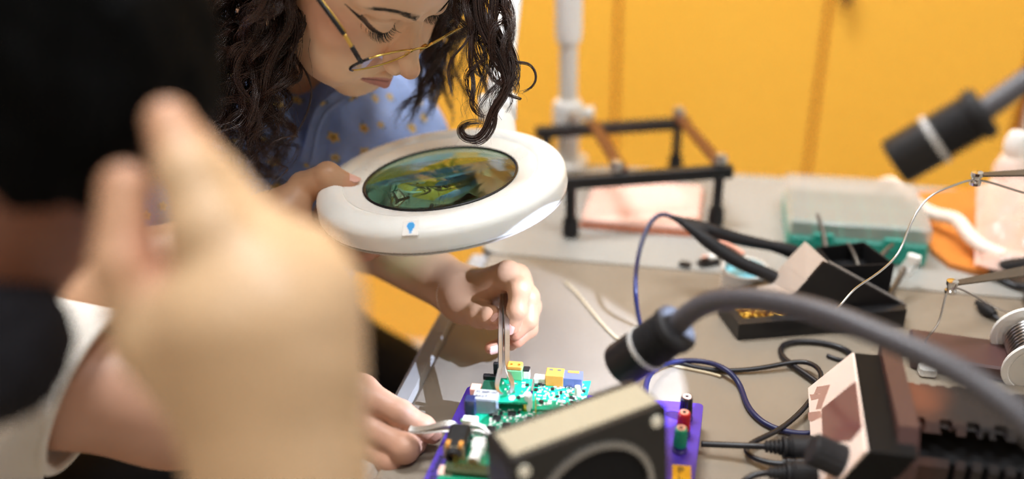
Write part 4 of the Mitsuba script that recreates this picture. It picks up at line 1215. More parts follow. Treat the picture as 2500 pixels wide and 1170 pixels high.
put(k + '__ring', fz(zrod(0.0405, 0.0445, -0.004, 0.0015)), 'm_steelgrey', 35, label='grey metal ring around the opening')
mat('m_creamdim', '#a89d84', 0.55)
mat('m_steelgrey', '#9a9894', 0.3, 0.5, 0.6)
put(k + '__foam_filter', fz(zrod(0, 0.0402, -0.012, -0.001)), 'm_blackmatte', 35, label='round black foam filter')
put(k + '__back_plate', fz(box(S - 0.004, S - 0.004, 0.002, (0, 0, -outz * (TH - 0.002)), 0.0005)), 'm_black')
strip = mv(box(S - 0.008, 0.0012, TH - 0.010, (0, S / 2 + 0.0003, -outz * (TH / 2 - 0.001)), 0.0005))
put(k + '__label_strip', fz(strip), 'm_creamdim', label='cream label strip along the top edge')
for sx in (-1, 1):
    for sy in (-1, 1):
        put(k + '__screw', fz(mv(zrod(0, 0.0037, -0.001, 0.0022, 20), t=(sx * (S / 2 - 0.0085), sy * (S / 2 - 0.0095), 0))), 'm_ivory', 35, label='pale screw head')
fb = gc + e3 * (S / 2) - GF[:3, 2] * outz * (TH / 2)
low = fb.copy()
put(k + '__foot', hull([fb + e1 * 0.03 + e3 * -0.004, fb - e1 * 0.03 + e3 * -0.004] + [np.array([fb[0] + s * 0.034, fb[1] + t_, TZ + z_]) for s in (-1, 1) for t_ in (-0.02, 0.02) for z_ in (0.0005, 0.004)]), 'm_black')
# ---------------------------------------------------------------- the woman: head
R_HEAD = np.array([[-0.63975885, 0.60147996, 0.47846679], [0.39179829, 0.79080159, -0.47024137], [-0.66121306, -0.11337861, -0.74158114]])
T_HEAD = np.array([-0.07476433, -0.17332649, 0.74666486])
AXES = np.stack([CX, CY, FW], 1)
HM = np.eye(4)
HM[:3, :3] = AXES @ R_HEAD
HM[:3, 3] = CAM + AXES @ T_HEAD


def hw(x, y, z):
    """From the head's own frame (mm; x to her right, y forward, z up) to the world."""
    return HM[:3, :3] @ (np.array([x, y, z]) / 1000.0) + HM[:3, 3]


def lash_line(x, s=1):
    """Upper lid's edge of the eye at x (mm from the nose line): y from the lid ball, z."""
    u = (x - 30.0) / 15.0
    return -4.5 - 3.6 * (1 - u * u) + 1.6 * max(0, u) ** 2


EYE = np.array([30.0, -15.0, -2.0])
ER = 13.6


def head_sdf(P):
    p = P * 1000.0
    ax = np.abs(p[:, 0])
    m = np.column_stack([ax, p[:, 1], p[:, 2]])
    d = s_ell(m, (0, -92, 32), (74, 94, 82))
    d = smin(d, s_ell(m, (0, -46, 38), (60, 52, 46)), 14)
    d = smin(d, s_ell(m, (0, -62, -22), (64, 58, 70)), 16)
    d = smin(d, s_cone(m, (52, -74, -66), (12, -22, -96), 17, 15), 20)
    d = smin(d, s_ell(m, (24, -38, -84), (24, 24, 18)), 12)
    d = smin(d, s_ell(m, (0, -17, -95), (19, 15, 15)), 12)
    d = smin(d, s_ell(m, (43, -30, -30), (20, 18, 15)), 14)
    d = smin(d, s_ell(m, (34, -26, -56), (25, 25, 28)), 14)
    d = smin(d, s_ell(m, (0, -20, -70), (27, 21, 19)), 12)
    # sockets, brows
    d = smax(d, -s_ell(m, (32, 3, -1), (17, 13, 12)), 9)
    d = smin(d, s_cone(m, (12, -3, 12), (46, -20, 15), 6.5, 6), 9)
    # nose
    d = smin(d, s_cone(m, (0, -3, 2), (0, 12.5, -34), 5.2, 6.8), 7)
    d = smin(d, s_cone(m, (0, 1, -22), (0, 5, -44), 8, 11), 7)
    d = smin(d, s_ell(m, (0, 17.5, -41), (8.4, 8.6, 8.4)), 5)
    d = smin(d, s_ell(m, (10.5, 7, -44.5), (6.4, 9.6, 6.4)), 3.2)
    d = smax(d, -s_ell(m, (5.6, 11.5, -51.5), (3.0, 5.0, 4.2)), 1.6)
    # eyelids: one ball over each eye, a crease above, an edge where the lashes stand
    d = smin(d, s_ball(m, EYE, ER), 2.6)
    u = (m[:, 0] - 30.0) / 15.0
    zl = -4.5 - 3.6 * (1 - u * u) + 1.6 * np.maximum(0, u) ** 2
    near = (u > -0.85) & (u < 1.0) & (m[:, 1] > -20)
    g = np.where(near, np.hypot(m[:, 2] - zl + 0.7, np.maximum(0, np.abs(d) - 0.5)) - 0.75, 9.0)
    d = np.where(near, smax(d, -g, 0.6), d)
    zc = 6.4 - 3.2 * u * u
    near2 = (np.abs(u) < 0.95) & (m[:, 1] > -22)
    g2 = np.where(near2, np.hypot(m[:, 2] - zc, np.maximum(0, np.abs(d) - 0.5)) - 0.6, 9.0)
    d = np.where(near2, smax(d, -g2, 1.4), d)
    # lips
    d = smin(d, s_cone(m, (0, 3.4, -67.6), (22, -7.4, -70.4), 4.4, 2.0), 2.2)
    d = smin(d, s_cone(m, (0, 3.2, -77.2), (19, -6.5, -73.2), 6.2, 2.8), 2.4)
    d = smax(d, -s_cone(m, (0, 8.4, -71.8), (25, -6.0, -70.8), 1.0, 0.8), 1.2)
    d = smax(d, -s_cone(m, (0, 1.5, -55), (0, 5.0, -63), 1.2, 1.8), 3.0)
    d = smax(d, -s_ell(m, (0, 3, -84), (14, 5.5, 4)), 5)
    # ear
    d = smin(d, s_ell(m, (73, -98, -10), (6, 17, 30)), 5)
    return d / 1000.0


_B = np.array([0.118])
head = surface(head_sdf, (-0.085, -0.190, -0.118), (0.085, 0.035, 0.120), 0.0009, 5)
_v = np.asarray(head.vertices) * 1000
# skin colours: cheeks, lips, brows, lid line
def skin_color(v, base='#c79a78', seed=0):
    n = meshkit.fbm(v * 60, 3, seed)
    c = np.array(lin(base))[None] * (0.93 + 0.14 * n[:, None])
    return c


def blend(c, other, w):
    return c * (1 - w[:, None]) + np.array(lin(other))[None] * w[:, None]


def ss(a, b, x):
    t = np.clip((x - a) / (b - a), 0, 1)
    return t * t * (3 - 2 * t)


hc = skin_color(_v / 1000, '#e0b896')
ax_ = np.abs(_v[:, 0])
fl = ss(1.25, 0.2, np.sqrt(((ax_ - 50) / 26) ** 2 + ((_v[:, 2] + 22) / 26) ** 2 + ((_v[:, 1] + 40) / 40) ** 2))
hc = blend(hc, '#b8694c', fl * 0.62)
hc = blend(hc, '#c47f62', ss(14, 5, np.hypot(ax_ , _v[:, 2] + 44)) * (_v[:, 1] > -2) * 0.5)
lz = np.where(_v[:, 2] > -71.7, (_v[:, 2] + 71.7) / (6.2 - 4.2 * np.clip(ax_ / 22, 0, 1) - 1.0 * np.exp(-(ax_ / 2.5) ** 2)), -(_v[:, 2] + 71.7) / (9.6 - 7.2 * np.clip(ax_ / 21, 0, 1) ** 1.5))
lw = ss(1.12, 0.82, lz) * ss(23.5, 20.5, ax_) * (_v[:, 1] > -16)
hc = blend(hc, '#b87470', lw * 0.85)
hc = blend(hc, '#6c3634', ss(1.3, 0.3, np.abs(_v[:, 2] + 71.7)) * ss(24, 20, ax_) * (_v[:, 1] > -16) * 0.6)
uu = (ax_ - 30.0) / 15.0
zl_ = -4.5 - 3.6 * (1 - uu * uu) + 1.6 * np.maximum(0, uu) ** 2
front = (_v[:, 1] > -26)
lin_up = 1.3 + 3.0 * ss(-0.7, 0.9, uu)
w_l = ss(lin_up + 0.5, lin_up - 0.1, _v[:, 2] - zl_) * ss(-1.6, -0.9, _v[:, 2] - zl_) * (uu > -0.86) * (uu < 1.02) * front
hc = blend(hc, '#0a0809', w_l)
# wing of the eyeliner
wt = np.clip((ax_ - 45.5) / 9.0, 0, 1)
wz = -2.0 + 6.0 * wt
w_w = ss(1.9 * (1 - wt) + 0.75, 0.8 * (1 - wt) + 0.1, np.abs(_v[:, 2] - wz)) * (ax_ > 44.5) * (ax_ < 55) * (_v[:, 1] > -34)
hc = blend(hc, '#0a0809', w_w)
# lid shade and brow shade
hc = blend(hc, '#a07a5c', ss(9, 0, np.abs(_v[:, 2] - 1.5)) * (np.abs(uu) < 1) * front * 0.25)
bt = np.clip((ax_ - 11) / 42.0, 0, 1)
bz = 13.0 + 7.5 * np.sin(np.minimum(bt * 1.18, 1.0) * math.pi * 0.62) - 5.0 * bt ** 3
bw = 3.7 * (1 - 0.72 * bt)
w_b = ss(bw + 1.0, bw - 1.6, np.abs(_v[:, 2] - bz)) * ss(-0.01, 0.03, (ax_ - 10) / 42.0) * ss(1.02, 0.9, (ax_ - 11) / 42.0) * (_v[:, 1] > -34)
hc = blend(hc, '#2a1c17', w_b * 0.5)
mat('m_skin', {'type': 'mesh_attribute', 'name': 'vertex_color'}, 0.45, 0.38)
# ---------------------------------------------------------------- the woman: neck, arms, hands, clothes
SRp, SLp = at(430, 235, 0.92), at(935, 140, 1.06)
NB = np.array([-0.205, 0.945, 0.985])
ELR, WRR = at(60, 800, 0.74), at(655, 545, 0.80)
ELL, WRL = at(760, 480, 1.0), at(1128, 718, 0.835)


def chain(p, pts, radii, k=0.004, d=None):
    for i in range(len(pts) - 1):
        c = s_cone(p, pts[i], pts[i + 1], radii[i], radii[i + 1])
        d = c if d is None else smin(d, c, k)
    return d


def pxs(*qs):
    return [at(*q) for q in qs]


# left hand (tweezers)
LH = {'index': (pxs((1240, 672, 0.792), (1268, 706, 0.778), (1262, 757, 0.778), (1249, 800, 0.782)), (0.0100, 0.0090, 0.0080, 0.0062)),
      'middle': (pxs((1262, 676, 0.808), (1290, 726, 0.797), (1288, 782, 0.793), (1258, 815, 0.790)), (0.0100, 0.0090, 0.0080, 0.0062)),
      'ring': (pxs((1268, 690, 0.824), (1296, 748, 0.814), (1290, 803, 0.808), (1262, 833, 0.800)), (0.0098, 0.0085, 0.0076, 0.0060)),
      'little': (pxs((1262, 712, 0.838), (1282, 772, 0.828), (1246, 834, 0.812), (1199, 850, 0.800)), (0.0090, 0.0080, 0.0070, 0.0056)),
      'thumb': (pxs((1140, 742, 0.826), (1172, 768, 0.806), (1198, 776, 0.794), (1216, 784, 0.786)), (0.0145, 0.0115, 0.0095, 0.0070))}
RINGZ = lambda px, py: float(((MC - CAM) @ MN) / ((at(px, py, 1.0) - CAM) @ MN))  # noqa: E731  depth of the ring's top plane at that place
dth = RINGZ(850, 447)
RH = {'thumb': (pxs((706, 505, 0.800), (742, 458, dth - 0.004), (800, 428, dth - 0.016), (853, 446, dth - 0.010)), (0.0160, 0.0130, 0.0108, 0.0072)),
      'index': (pxs((730, 560, 0.795), (790, 600, 0.785), (845, 618, 0.785), (898, 618, 0.792)), (0.0105, 0.0094, 0.0086, 0.0070)),
      'middle': (pxs((722, 560, 0.815), (785, 602, 0.808), (850, 616, 0.810), (915, 610, 0.82)), (0.0105, 0.0094, 0.0086, 0.0070)),
      'ring': (pxs((712, 556, 0.832), (775, 596, 0.828), (840, 606, 0.832), (900, 598, 0.842)), (0.0100, 0.0090, 0.0080, 0.0066)),
      'little': (pxs((700, 548, 0.848), (755, 584, 0.846), (805, 592, 0.852), (845, 586, 0.86)), (0.0090, 0.0080, 0.0072, 0.0060))}


def hand_sdf(p, H, wrist, rw):
    d = None
    for n in ('index', 'middle', 'ring', 'little'):
        c = s_cone(p, wrist + (H[n][0][0] - wrist) * 0.12, H[n][0][0], rw * 0.70, H[n][1][0] * 1.12)
        d = c if d is None else smin(d, c, 0.010)
    d = smin(d, s_cone(p, wrist, H['thumb'][0][0], rw * 0.8, H['thumb'][1][0] * 1.05), 0.012)
    d = smin(d, s_cone(p, H['thumb'][0][0], H['index'][0][0], H['thumb'][1][0] * 0.75, 0.0085), 0.010)
    fingers = None
    for n in ('thumb', 'index', 'middle', 'ring', 'little'):
        pts, rr_ = H[n]
        c = chain(p, pts, rr_, 0.003)
        for j in (1, 2):
            c = smin(c, s_ball(p, pts[j], rr_[j] * 1.06), 0.002)
        fingers = c if fingers is None else smin(fingers, c, 0.0014)
    return smin(d, fingers, 0.005)


def arm_sdf(p, el, wr, re, rm, rw):
    mid = el + (wr - el) * 0.35
    d = s_cone(p, el, mid, re, rm)
    return smin(d, s_cone(p, mid, wr, rm, rw), 0.03)


def left_arm(p):
    d = arm_sdf(p, ELL, WRL, 0.040, 0.037, 0.0215)
    d = smin(d, s_cone(p, SLp + (ELL - SLp) * 0.4, ELL, 0.045, 0.040), 0.012)
    return smin(d, hand_sdf(p, LH, WRL, 0.0215), 0.016)


def right_arm(p):
    d = arm_sdf(p, ELR, WRR, 0.043, 0.040, 0.023)
    d = smin(d, s_cone(p, SRp + (ELR - SRp) * 0.35, ELR, 0.050, 0.042), 0.006)
    return smin(d, hand_sdf(p, RH, WRR, 0.023), 0.016)


def bounds(*pts, pad=0.06):
    q = np.vstack(pts)
    return q.min(0) - pad, q.max(0) + pad


HB, HBB = hw(0, -96, -30), hw(0, -104, -75)


def neck_sdf(p):
    d = s_cone(p, HB, NB, 0.054, 0.056)
    d = smin(d, s_cone(p, NB, (SRp + SLp) / 2 + np.array([0.01, -0.03, -0.05]), 0.056, 0.070), 0.04)
    d = smin(d, s_cone(p, SRp, SLp, 0.050, 0.050), 0.04)
    return d


neck = surface(neck_sdf, *bounds(HB, NB, SRp, SLp, pad=0.10), 0.0035, 4)
la = surface(left_arm, *bounds(ELL, WRL, *[q for v_ in LH.values() for q in v_[0]], SLp + (ELL - SLp) * 0.4), 0.0016, 5)
ra = surface(right_arm, *bounds(ELR, WRR, *[q for v_ in RH.values() for q in v_[0]], SRp + (ELR - SRp) * 0.35), 0.0016, 5)


def nail(H, n, up, L=0.011, w=0.0085, long=0.003):
    """A nail on the last bone of a finger, on the side of 'up'."""
    a, b = H[n][0][2], H[n][0][3]
    d = (b - a) / np.linalg.norm(b - a)
    u = np.asarray(up, float); u = u - d * (u @ d); u /= np.linalg.norm(u)
    s = np.cross(d, u)
    r = H[n][1][3]
    g, h = np.meshgrid(np.linspace(-1, 1, 9), np.linspace(0, 1, 9), indexing='ij')
    g, h = g.ravel(), h.ravel()
    ww = w / 2 * np.where(h > 0.72, np.sqrt(np.maximum(0.02, 1 - ((h - 0.72) / 0.29) ** 2)), 1.0)
    x = g * ww
    zz = np.sqrt(np.maximum(r * r - x * x, 0)) + 0.0004 - 0.0016 * np.maximum(0, h - 0.6)
    top_ = b + d * ((h - 0.62) * (L + long))[:, None] + s * x[:, None] + u * zz[:, None]
    bot = top_ - u * 0.0009
    n_ = 9
    i, j = np.meshgrid(np.arange(8), np.arange(8), indexing='ij')
    q = np.stack([i * n_ + j, i * n_ + j + 1, (i + 1) * n_ + j + 1, (i + 1) * n_ + j], -1).reshape(-1, 4)
    f = np.vstack([q[:, [0, 1, 2]], q[:, [0, 2, 3]]])
    return tm(np.vstack([top_, bot]), np.vstack([f, f[:, ::-1] + 81]))


def arm_colors(m, H, base='#b58b6b', seed=3):
    v = np.asarray(m.vertices)
    c = skin_color(v, base, seed)
    for n, (pts, rr_) in H.items():
        for j, w in ((1, 0.35), (2, 0.3), (3, 0.6)):
            dd = np.linalg.norm(v - pts[j], axis=1)
            c = blend(c, '#c47a5e', ss(0.013, 0.003, dd) * w)
    return c


W = thing('person', 'woman with long dark curly hair in a blue flowered blouse bending over the magnifying lamp', 'person')
hm = mv(head, HM)
pieces = [hm, neck, la, ra]
cols = [hc, skin_color(np.asarray(neck.vertices), '#b98a66', 2), arm_colors(la, LH), arm_colors(ra, RH)]
put(W + '__body', cat(pieces), 'm_skin', True, color=np.vstack(cols))
mat('m_nail', '#d8a898', 0.2, 0.5)
put(W + '__nail', nail(RH, 'thumb', -FW * 0.5 - CY * 0.8, 0.013, 0.0112, 0.008), 'm_nail', True)
put(W + '__nail', nail(LH, 'index', -FW - CX * 0.3, 0.011, 0.0082, 0.003), 'm_nail', True)
put(W + '__nail', nail(LH, 'little', -FW + CY * 0.4, 0.010, 0.0076, 0.003), 'm_nail', True)
put(W + '__nail', nail(LH, 'thumb', -FW - CY * 0.4, 0.011, 0.0095, 0.002), 'm_nail', True)

# brows, lashes (real hairs)
rng = np.random.default_rng(21)


def surf_y(x, z):
    """y of the face (mm) at x, z, by marching."""
    ys = np.linspace(30, -45, 151)
    P_ = np.column_stack([np.full(151, x), ys, np.full(151, z)]) / 1000.0
    d = head_sdf(P_)
    i = int(np.argmax(d < 0))
    return ys[max(i, 1)]


hairs = []
for s in (1, -1):
    for i in range(120):
        t = 0.80 * rng.random() ** 1.1
        x = 11 + 42 * t
        zc_ = 13.0 + 7.5 * math.sin(min(t * 1.18, 1.0) * math.pi * 0.70) - 5.0 * t ** 3
        z = zc_ + rng.uniform(-1, 1) * 3.1 * (1 - 0.75 * t)
        L_ = rng.uniform(4.0, 6.0)
        a = rng.uniform(0.15, 0.7) * (1 - t) + 0.02
        p0 = np.array([x, 0, z]); p1 = np.array([x + L_ * math.cos(a), 0, z + L_ * math.sin(a) * (1 if z < zc_ + 1 else 0.2)])
        p0[1] = surf_y(p0[0], p0[2]) + 0.1; p1[1] = surf_y(p1[0], p1[2]) + 0.5
        m_ = (p0 + p1) / 2 + [0, 0.6, 0]
        q = [hw(c[0] * s, c[1], c[2]) for c in (p0, m_, p1)]
        hairs.append(tube(spline(q, 4), [0.00015, 0.00014, 0.0001, 0.00005], 4, False))
put(W + '__eyebrows', cat(hairs), 'm_lash', True, kind='stuff')
mat('m_lash', '#120c0b', 0.5)
lashes = []
for s in (1, -1):
    for i in range(42):
        t = i / 41
        x = 17.5 + 24.5 * t + rng.uniform(-0.3, 0.3)
        z = lash_line(x) - 0.6
        y = surf_y(x, z) + 0.1
        L_ = (6.5 + 3.2 * math.sin(math.pi * min(1, 0.15 + t * 0.9))) * rng.uniform(0.85, 1.1)
        out = (t - 0.42) * 0.9
        d0 = np.array([out * 0.8, 0.65, -0.75]); d1 = np.array([out * 1.4, 0.95, 0.15])
        p0 = np.array([x, y, z]); p1 = p0 + d0 * L_ * 0.55; p2 = p1 + d1 * L_ * 0.5
        lashes.append(tube(spline([hw(c[0] * s, c[1], c[2]) for c in (p0, p1, p2)], 6), np.linspace(0.0003, 0.00008, 6), 4, False))
put(W + '__eyelashes', cat(lashes), 'm_lash', True, kind='stuff')

# blouse
TMID = (SRp + SLp) / 2
PELV = np.array([-0.39, 1.07, 0.535])
_tu = (SLp - SRp) / np.linalg.norm(SLp - SRp)


def blouse_sdf(p):
    d = s_cone(p, SRp, SLp, 0.064, 0.062)
    d = smin(d, s_cone(p, TMID + np.array([0.015, -0.02, -0.05]), PELV + np.array([0.03, -0.02, 0.08]), 0.112, 0.125), 0.06)
    d = smin(d, s_cone(p, TMID + _tu * 0.06 + np.array([0.05, -0.055, -0.09]), TMID + _tu * 0.03 + np.array([0.03, -0.045, -0.13]), 0.072, 0.055), 0.05)
    e = s_cone(p, SRp, SRp + (ELR - SRp) * 0.70, 0.066, 0.056)
    f = s_cone(p, SLp, SLp + (ELL - SLp) * 0.70, 0.064, 0.055)
    hr = (ELR - SRp) / np.linalg.norm(ELR - SRp)
    e = smax(e, (p - SRp) @ hr - np.linalg.norm(ELR - SRp) * 0.70, 0.004)
    hl = (ELL - SLp) / np.linalg.norm(ELL - SLp)
    f = smax(f, (p - SLp) @ hl - np.linalg.norm(ELL - SLp) * 0.70, 0.004)
    d = smin(smin(d, e, 0.03), f, 0.03)
    n = meshkit.fbm(p * np.array([14, 14, 7.0]), 3, 8) - 0.5
    d = d + n * 0.022 + (np.abs(meshkit.noise(p * np.array([34, 34, 15.0]), 4) - 0.5) - 0.2) * 0.008
    v0, v1 = at(716, 110, 0.882), at(740, 356, 0.880)
    d = smax(d, -s_cone(p, v0, v1, 0.042, 0.009), 0.004)
    d = smax(d, -s_cone(p, HB, NB, 0.058, 0.058), 0.006)
    return d


blouse = surface(blouse_sdf, *bounds(SRp, SLp, PELV, SRp + (ELR - SRp) * 0.70, SLp + (ELL - SLp) * 0.70, pad=0.15), 0.003, 5)


def _denim(p, n, uv):
    u = p.x * 0.7 + p.y * 0.7
    v = p.z + 0.25 * p.y
    s = 1 / 0.027
    U, V = u * s, v * s
    col = mix(lin('#6a80b2'), lin('#93a8d2'), fbm(p.x * 26, p.y * 26, p.z * 26, 3))
    col = col * (0.62 + 0.76 * smoothstep(0.25, 0.75, fbm(p.x * 22 + 9.0, p.y * 22, p.z * 11, 3)))
    col = col * (0.86 + 0.28 * noise(p.x * 900, p.y * 900, p.z * 900))
    for a in (-1, 0, 1):
        for b in (-1, 0, 1):
            cx, cy = dr.floor(U) + a, dr.floor(V) + b
            on_ = cell_rand(cx, cy, 7) > 0.16
            ox = cx + 0.25 + 0.5 * cell_rand(cx, cy, 1) - U
            oy = cy + 0.25 + 0.5 * cell_rand(cx, cy, 2) - V
            r = dr.sqrt(ox * ox + oy * oy)
            th = dr.atan2(oy, ox) + cell_rand(cx, cy, 3) * 6.28
            R_ = 0.12 + 0.10 * cell_rand(cx, cy, 4)
            pet = R_ * (0.80 + 0.20 * dr.cos(th * 5))
            col = dr.select(on_ & (r < pet), mix(lin('#c9a03c'), lin('#d9c078'), cell_rand(cx, cy, 5)), col)
            col = dr.select(on_ & (r < R_ * 0.32), mi.Color3f(*lin('#6b4a1c')), col)
            lx, ly = ox - R_ * 1.1 * dr.cos(cell_rand(cx, cy, 6) * 6.28), oy - R_ * 1.1 * dr.sin(cell_rand(cx, cy, 6) * 6.28)
            col = dr.select(on_ & (lx * lx * 3 + ly * ly < 0.004), mi.Color3f(*lin('#3d4a3a')), col)
    return col


mat('m_denim', proc(_denim), 0.85, 0.2)
put(W + '__blouse', blouse, 'm_denim', True, label='blue blouse printed with small yellow flowers')
# collar flaps along the neckline
cl = spline([at(905, 205, 0.894), at(845, 232, 0.886), at(798, 268, 0.880), at(776, 320, 0.876), at(758, 400, 0.878)], 24)
cr_ = spline([at(672, 190, 0.882), at(676, 260, 0.880), at(698, 320, 0.878), at(728, 385, 0.880)], 24)
for P_, w_ in ((cl, np.linspace(0.012, 0.020, 24)), (cr_, np.linspace(0.020, 0.016, 24))):
    put(W + '__collar', ribbon(P_, CX * 0.9 + FW * 0.35 - CY * 0.2, w_, 0.003), 'm_denim', 40)
put(W + '__collar_piping', tube(cl - FW * 0.003 + CY * 0.004, 0.0011, 6), 'm_piping', True, label='pale blue piping of the collar')
mat('m_piping', '#8fa6d4', 0.7)
# trousers
def trousers_sdf(p):
    side = _tu * 0.085
    fwd = np.array([0.60, -0.47, -0.02])
    fwd = fwd / np.linalg.norm(fwd)
    d = s_ell(p, PELV - UP * 0.03, (0.17, 0.15, 0.13))
    for s, L_ in ((1, 0.40), (-1, 0.40)):
        hip = PELV + side * s - UP * 0.045
        knee = hip + fwd * L_
        ank = knee - UP * 0.42 + fwd * 0.02
        d = smin(d, s_cone(p, hip, knee, 0.092, 0.066), 0.03)
        d = smin(d, s_cone(p, knee, ank, 0.064, 0.046), 0.015)
    return d + (meshkit.fbm(p * 16, 2, 3) - 0.5) * 0.012


kn_ = PELV + np.array([0.78, -0.62, 0]) * 0.42
put(W + '__trousers', surface(trousers_sdf, *bounds(PELV, kn_, np.array([kn_[0], kn_[1], 0.05]), pad=0.24), 0.007, 4), 'm_trousers', True)
mat('m_trousers', '#0b090a', 0.85, 0.2)
for s in (1, -1):
    hip = PELV + _tu * 0.085 * s - UP * 0.045
    fwd = np.array([0.60, -0.47, -0.02]); fwd /= np.linalg.norm(fwd)
    an = hip + fwd * 0.42 - UP * 0.42
    FF = frame([an[0], an[1], 0], [fwd[0], fwd[1], 0], [-fwd[1], fwd[0], 0])
    put(W + '__shoe', mv(hull([(x, y * w, z) for x, w, z in ((-0.06, 0.6, 0.001), (0.05, 0.9, 0.001), (0.16, 0.8, 0.001), (0.19, 0.4, 0.001), (-0.06, 0.6, 0.09), (0.03, 0.7, 0.10), (0.12, 0.7, 0.05), (0.18, 0.4, 0.03)) for y in (-0.045, 0.045)]), FF), 'm_blackmatte', 40)
# earring and hair tie round the wrist
single('earring', tube(spline([at(676 + 7 * math.sin(a), 12 - 16 * math.cos(a), 0.72) for a in np.linspace(0, 2 * math.pi * 0.97, 24)], 40), 0.0006, 6), 'm_gold', True, 'thin gold hoop earring in the dark hair at the top', 'earring')
dw = (WRL - ELL) / np.linalg.norm(WRL - ELL)
w0 = WRL - dw * 0.004
e1_ = np.cross(dw, UP); e1_ /= np.linalg.norm(e1_); e2_ = np.cross(dw, e1_)
single('bracelet', tube([w0 + (e1_ * math.cos(a) + e2_ * math.sin(a)) * 0.0232 + dw * 0.003 * math.sin(2 * a) for a in np.linspace(0, 2 * math.pi, 60)], 0.0016, 8, False), 'm_clearband', True, 'thin pale wristband above the hand that holds the upright tweezers', 'bracelet')
mat('m_clearband', '#d9c7b6', 0.25)
# ---------------------------------------------------------------- eyeglasses
G = thing('eyeglasses', 'thin gold and black framed eyeglasses sliding down the nose of the woman', 'eyeglasses')


def lens_pt(a, s, k=1.0, off=0.0):
    c = np.array([35.5, 9.5, -23.0]); ux = np.array([1, -0.10, 0.05]); vd = np.array([0, 0.33, 0.944])
    x = np.sign(np.cos(a)) * abs(np.cos(a)) ** 0.85 * 26.5 * k
    z = np.sin(a) * (18.5 if np.sin(a) > 0 else 20.5) * k
    q = c + ux * x + vd * z + np.array([0, 0.944, -0.33]) * off
    return hw(q[0] * s, q[1], q[2])


for s in (1, -1):
    an = np.linspace(0, 2 * math.pi, 73)
    rim_ = np.array([lens_pt(a, s) for a in an])
    put(G + '__rim', tube(rim_, 0.00085, 8, False), 'm_goldframe', True)
    blk = np.array([lens_pt(a, s, 1.012) for a in np.linspace(-0.95, 0.75, 40)])
    put(G + '__rim_cover', tube(blk, 0.0011, 8), 'm_blackgloss', True, label='black enamel on the outer rim')
    lens_v = np.array([lens_pt(a, s, 0.985) for a in an[:-1]])
    c_ = lens_v.mean(0)
    n_ = len(lens_v)
    put(G + '__lens', tm(np.vstack([lens_v, c_]), [[i, (i + 1) % n_, n_] for i in range(n_)]), 'm_pane', label='clear lens')
    h0_ = lens_pt(0.42, s, 1.02)
    e = lambda x, y, z: hw(x * s, y, z)  # noqa: E731
    put(G + '__end_piece', tube(spline([h0_, e(65, 7, -9), e(68.5, 1.0, -3.5)], 10), 0.0019, 8), 'm_blackgloss', True)
    put(G + '__hinge', tube(spline([e(68.5, 1.0, -3.5), e(71, -8, 1.2)], 8), 0.0016, 8), 'm_goldframe', True, label='gold hinge section')
    put(G + '__temple', tube(spline([e(71, -8, 1.2), e(75, -40, 6.5), e(79, -92, 9), e(79, -106, 2), e(77, -118, -22)], 30), 0.0019, 8), 'm_blackgloss', True)
    put(G + '__temple_trim', tube(spline([e(70.2, -8, 2.9), e(74.2, -40, 8.2), e(78.2, -80, 10.4)], 20), 0.0007, 6), 'm_goldframe', True)
    put(G + '__nose_pad', tube(spline([lens_pt(2.75, s), e(7.5, 15, -15), e(8.5, 12.5, -20), e(9.5, 12, -24)], 12), [0.0004] * 6 + [0.0016] * 6, 8), 'm_goldframe', True)
put(G + '__bridge', tube(spline([lens_pt(2.55, 1), hw(5, 17.5, -11), hw(0, 18.5, -10.5), hw(-5, 17.5, -11), lens_pt(2.55, -1)], 20), 0.0009, 8), 'm_goldframe', True)
mat('m_goldframe', '#d9b25c', 0.22, 0.5, 1.0)

# ---------------------------------------------------------------- the woman's hair
def strands(guide, w, curl, turns, n, seed, r=0.00034, pts=64, w_tip=0.35, loose=1.0, start=0.12):
    """n hairs that follow one lock: the guide (points), its half width w, helix radius curl with so many turns."""
    rg_ = np.random.default_rng(seed)
    g = spline(guide, pts)
    t = np.linspace(0, 1, pts)
    tn = np.gradient(g, axis=0); tn /= np.linalg.norm(tn, axis=1, keepdims=True)
    a = np.cross(tn, FW); a /= np.linalg.norm(a, axis=1, keepdims=True)
    b = np.cross(tn, a)
    out = []
    ph0 = rg_.uniform(0, 6.28)
    grow = ss(start, 0.75, t)
    for i in range(n):
        q = np.sqrt(rg_.random()) * w
        th = rg_.uniform(0, 6.28)
        ph = ph0 + 2 * math.pi * turns * t ** 1.15 + rg_.normal(0, 0.22 * loose)
        A = curl * grow * rg_.uniform(0.8, 1.2)
        wt_ = 1 - (1 - w_tip) * t
        ox = q * math.cos(th) * wt_ + A * np.cos(ph) + 0.0016 * loose * (meshkit.noise(np.column_stack([t * 5, t * 0 + i * 3.3, t * 0 + seed])) - 0.5)
        oy = q * math.sin(th) * wt_ + A * np.sin(ph) + 0.0016 * loose * (meshkit.noise(np.column_stack([t * 5, t * 0 + i * 3.3 + 50, t * 0 + seed])) - 0.5)
        end = int(pts * rg_.uniform(0.86, 1.0))
        p = (g + a * ox[:, None] + b * oy[:, None])[:end]
        out.append(tube(p, r * rg_.uniform(0.7, 1.3) * (1 - 0.6 * np.linspace(0, 1, end) ** 3), 4, False))
    return out


HS = []
rng = np.random.default_rng(77)


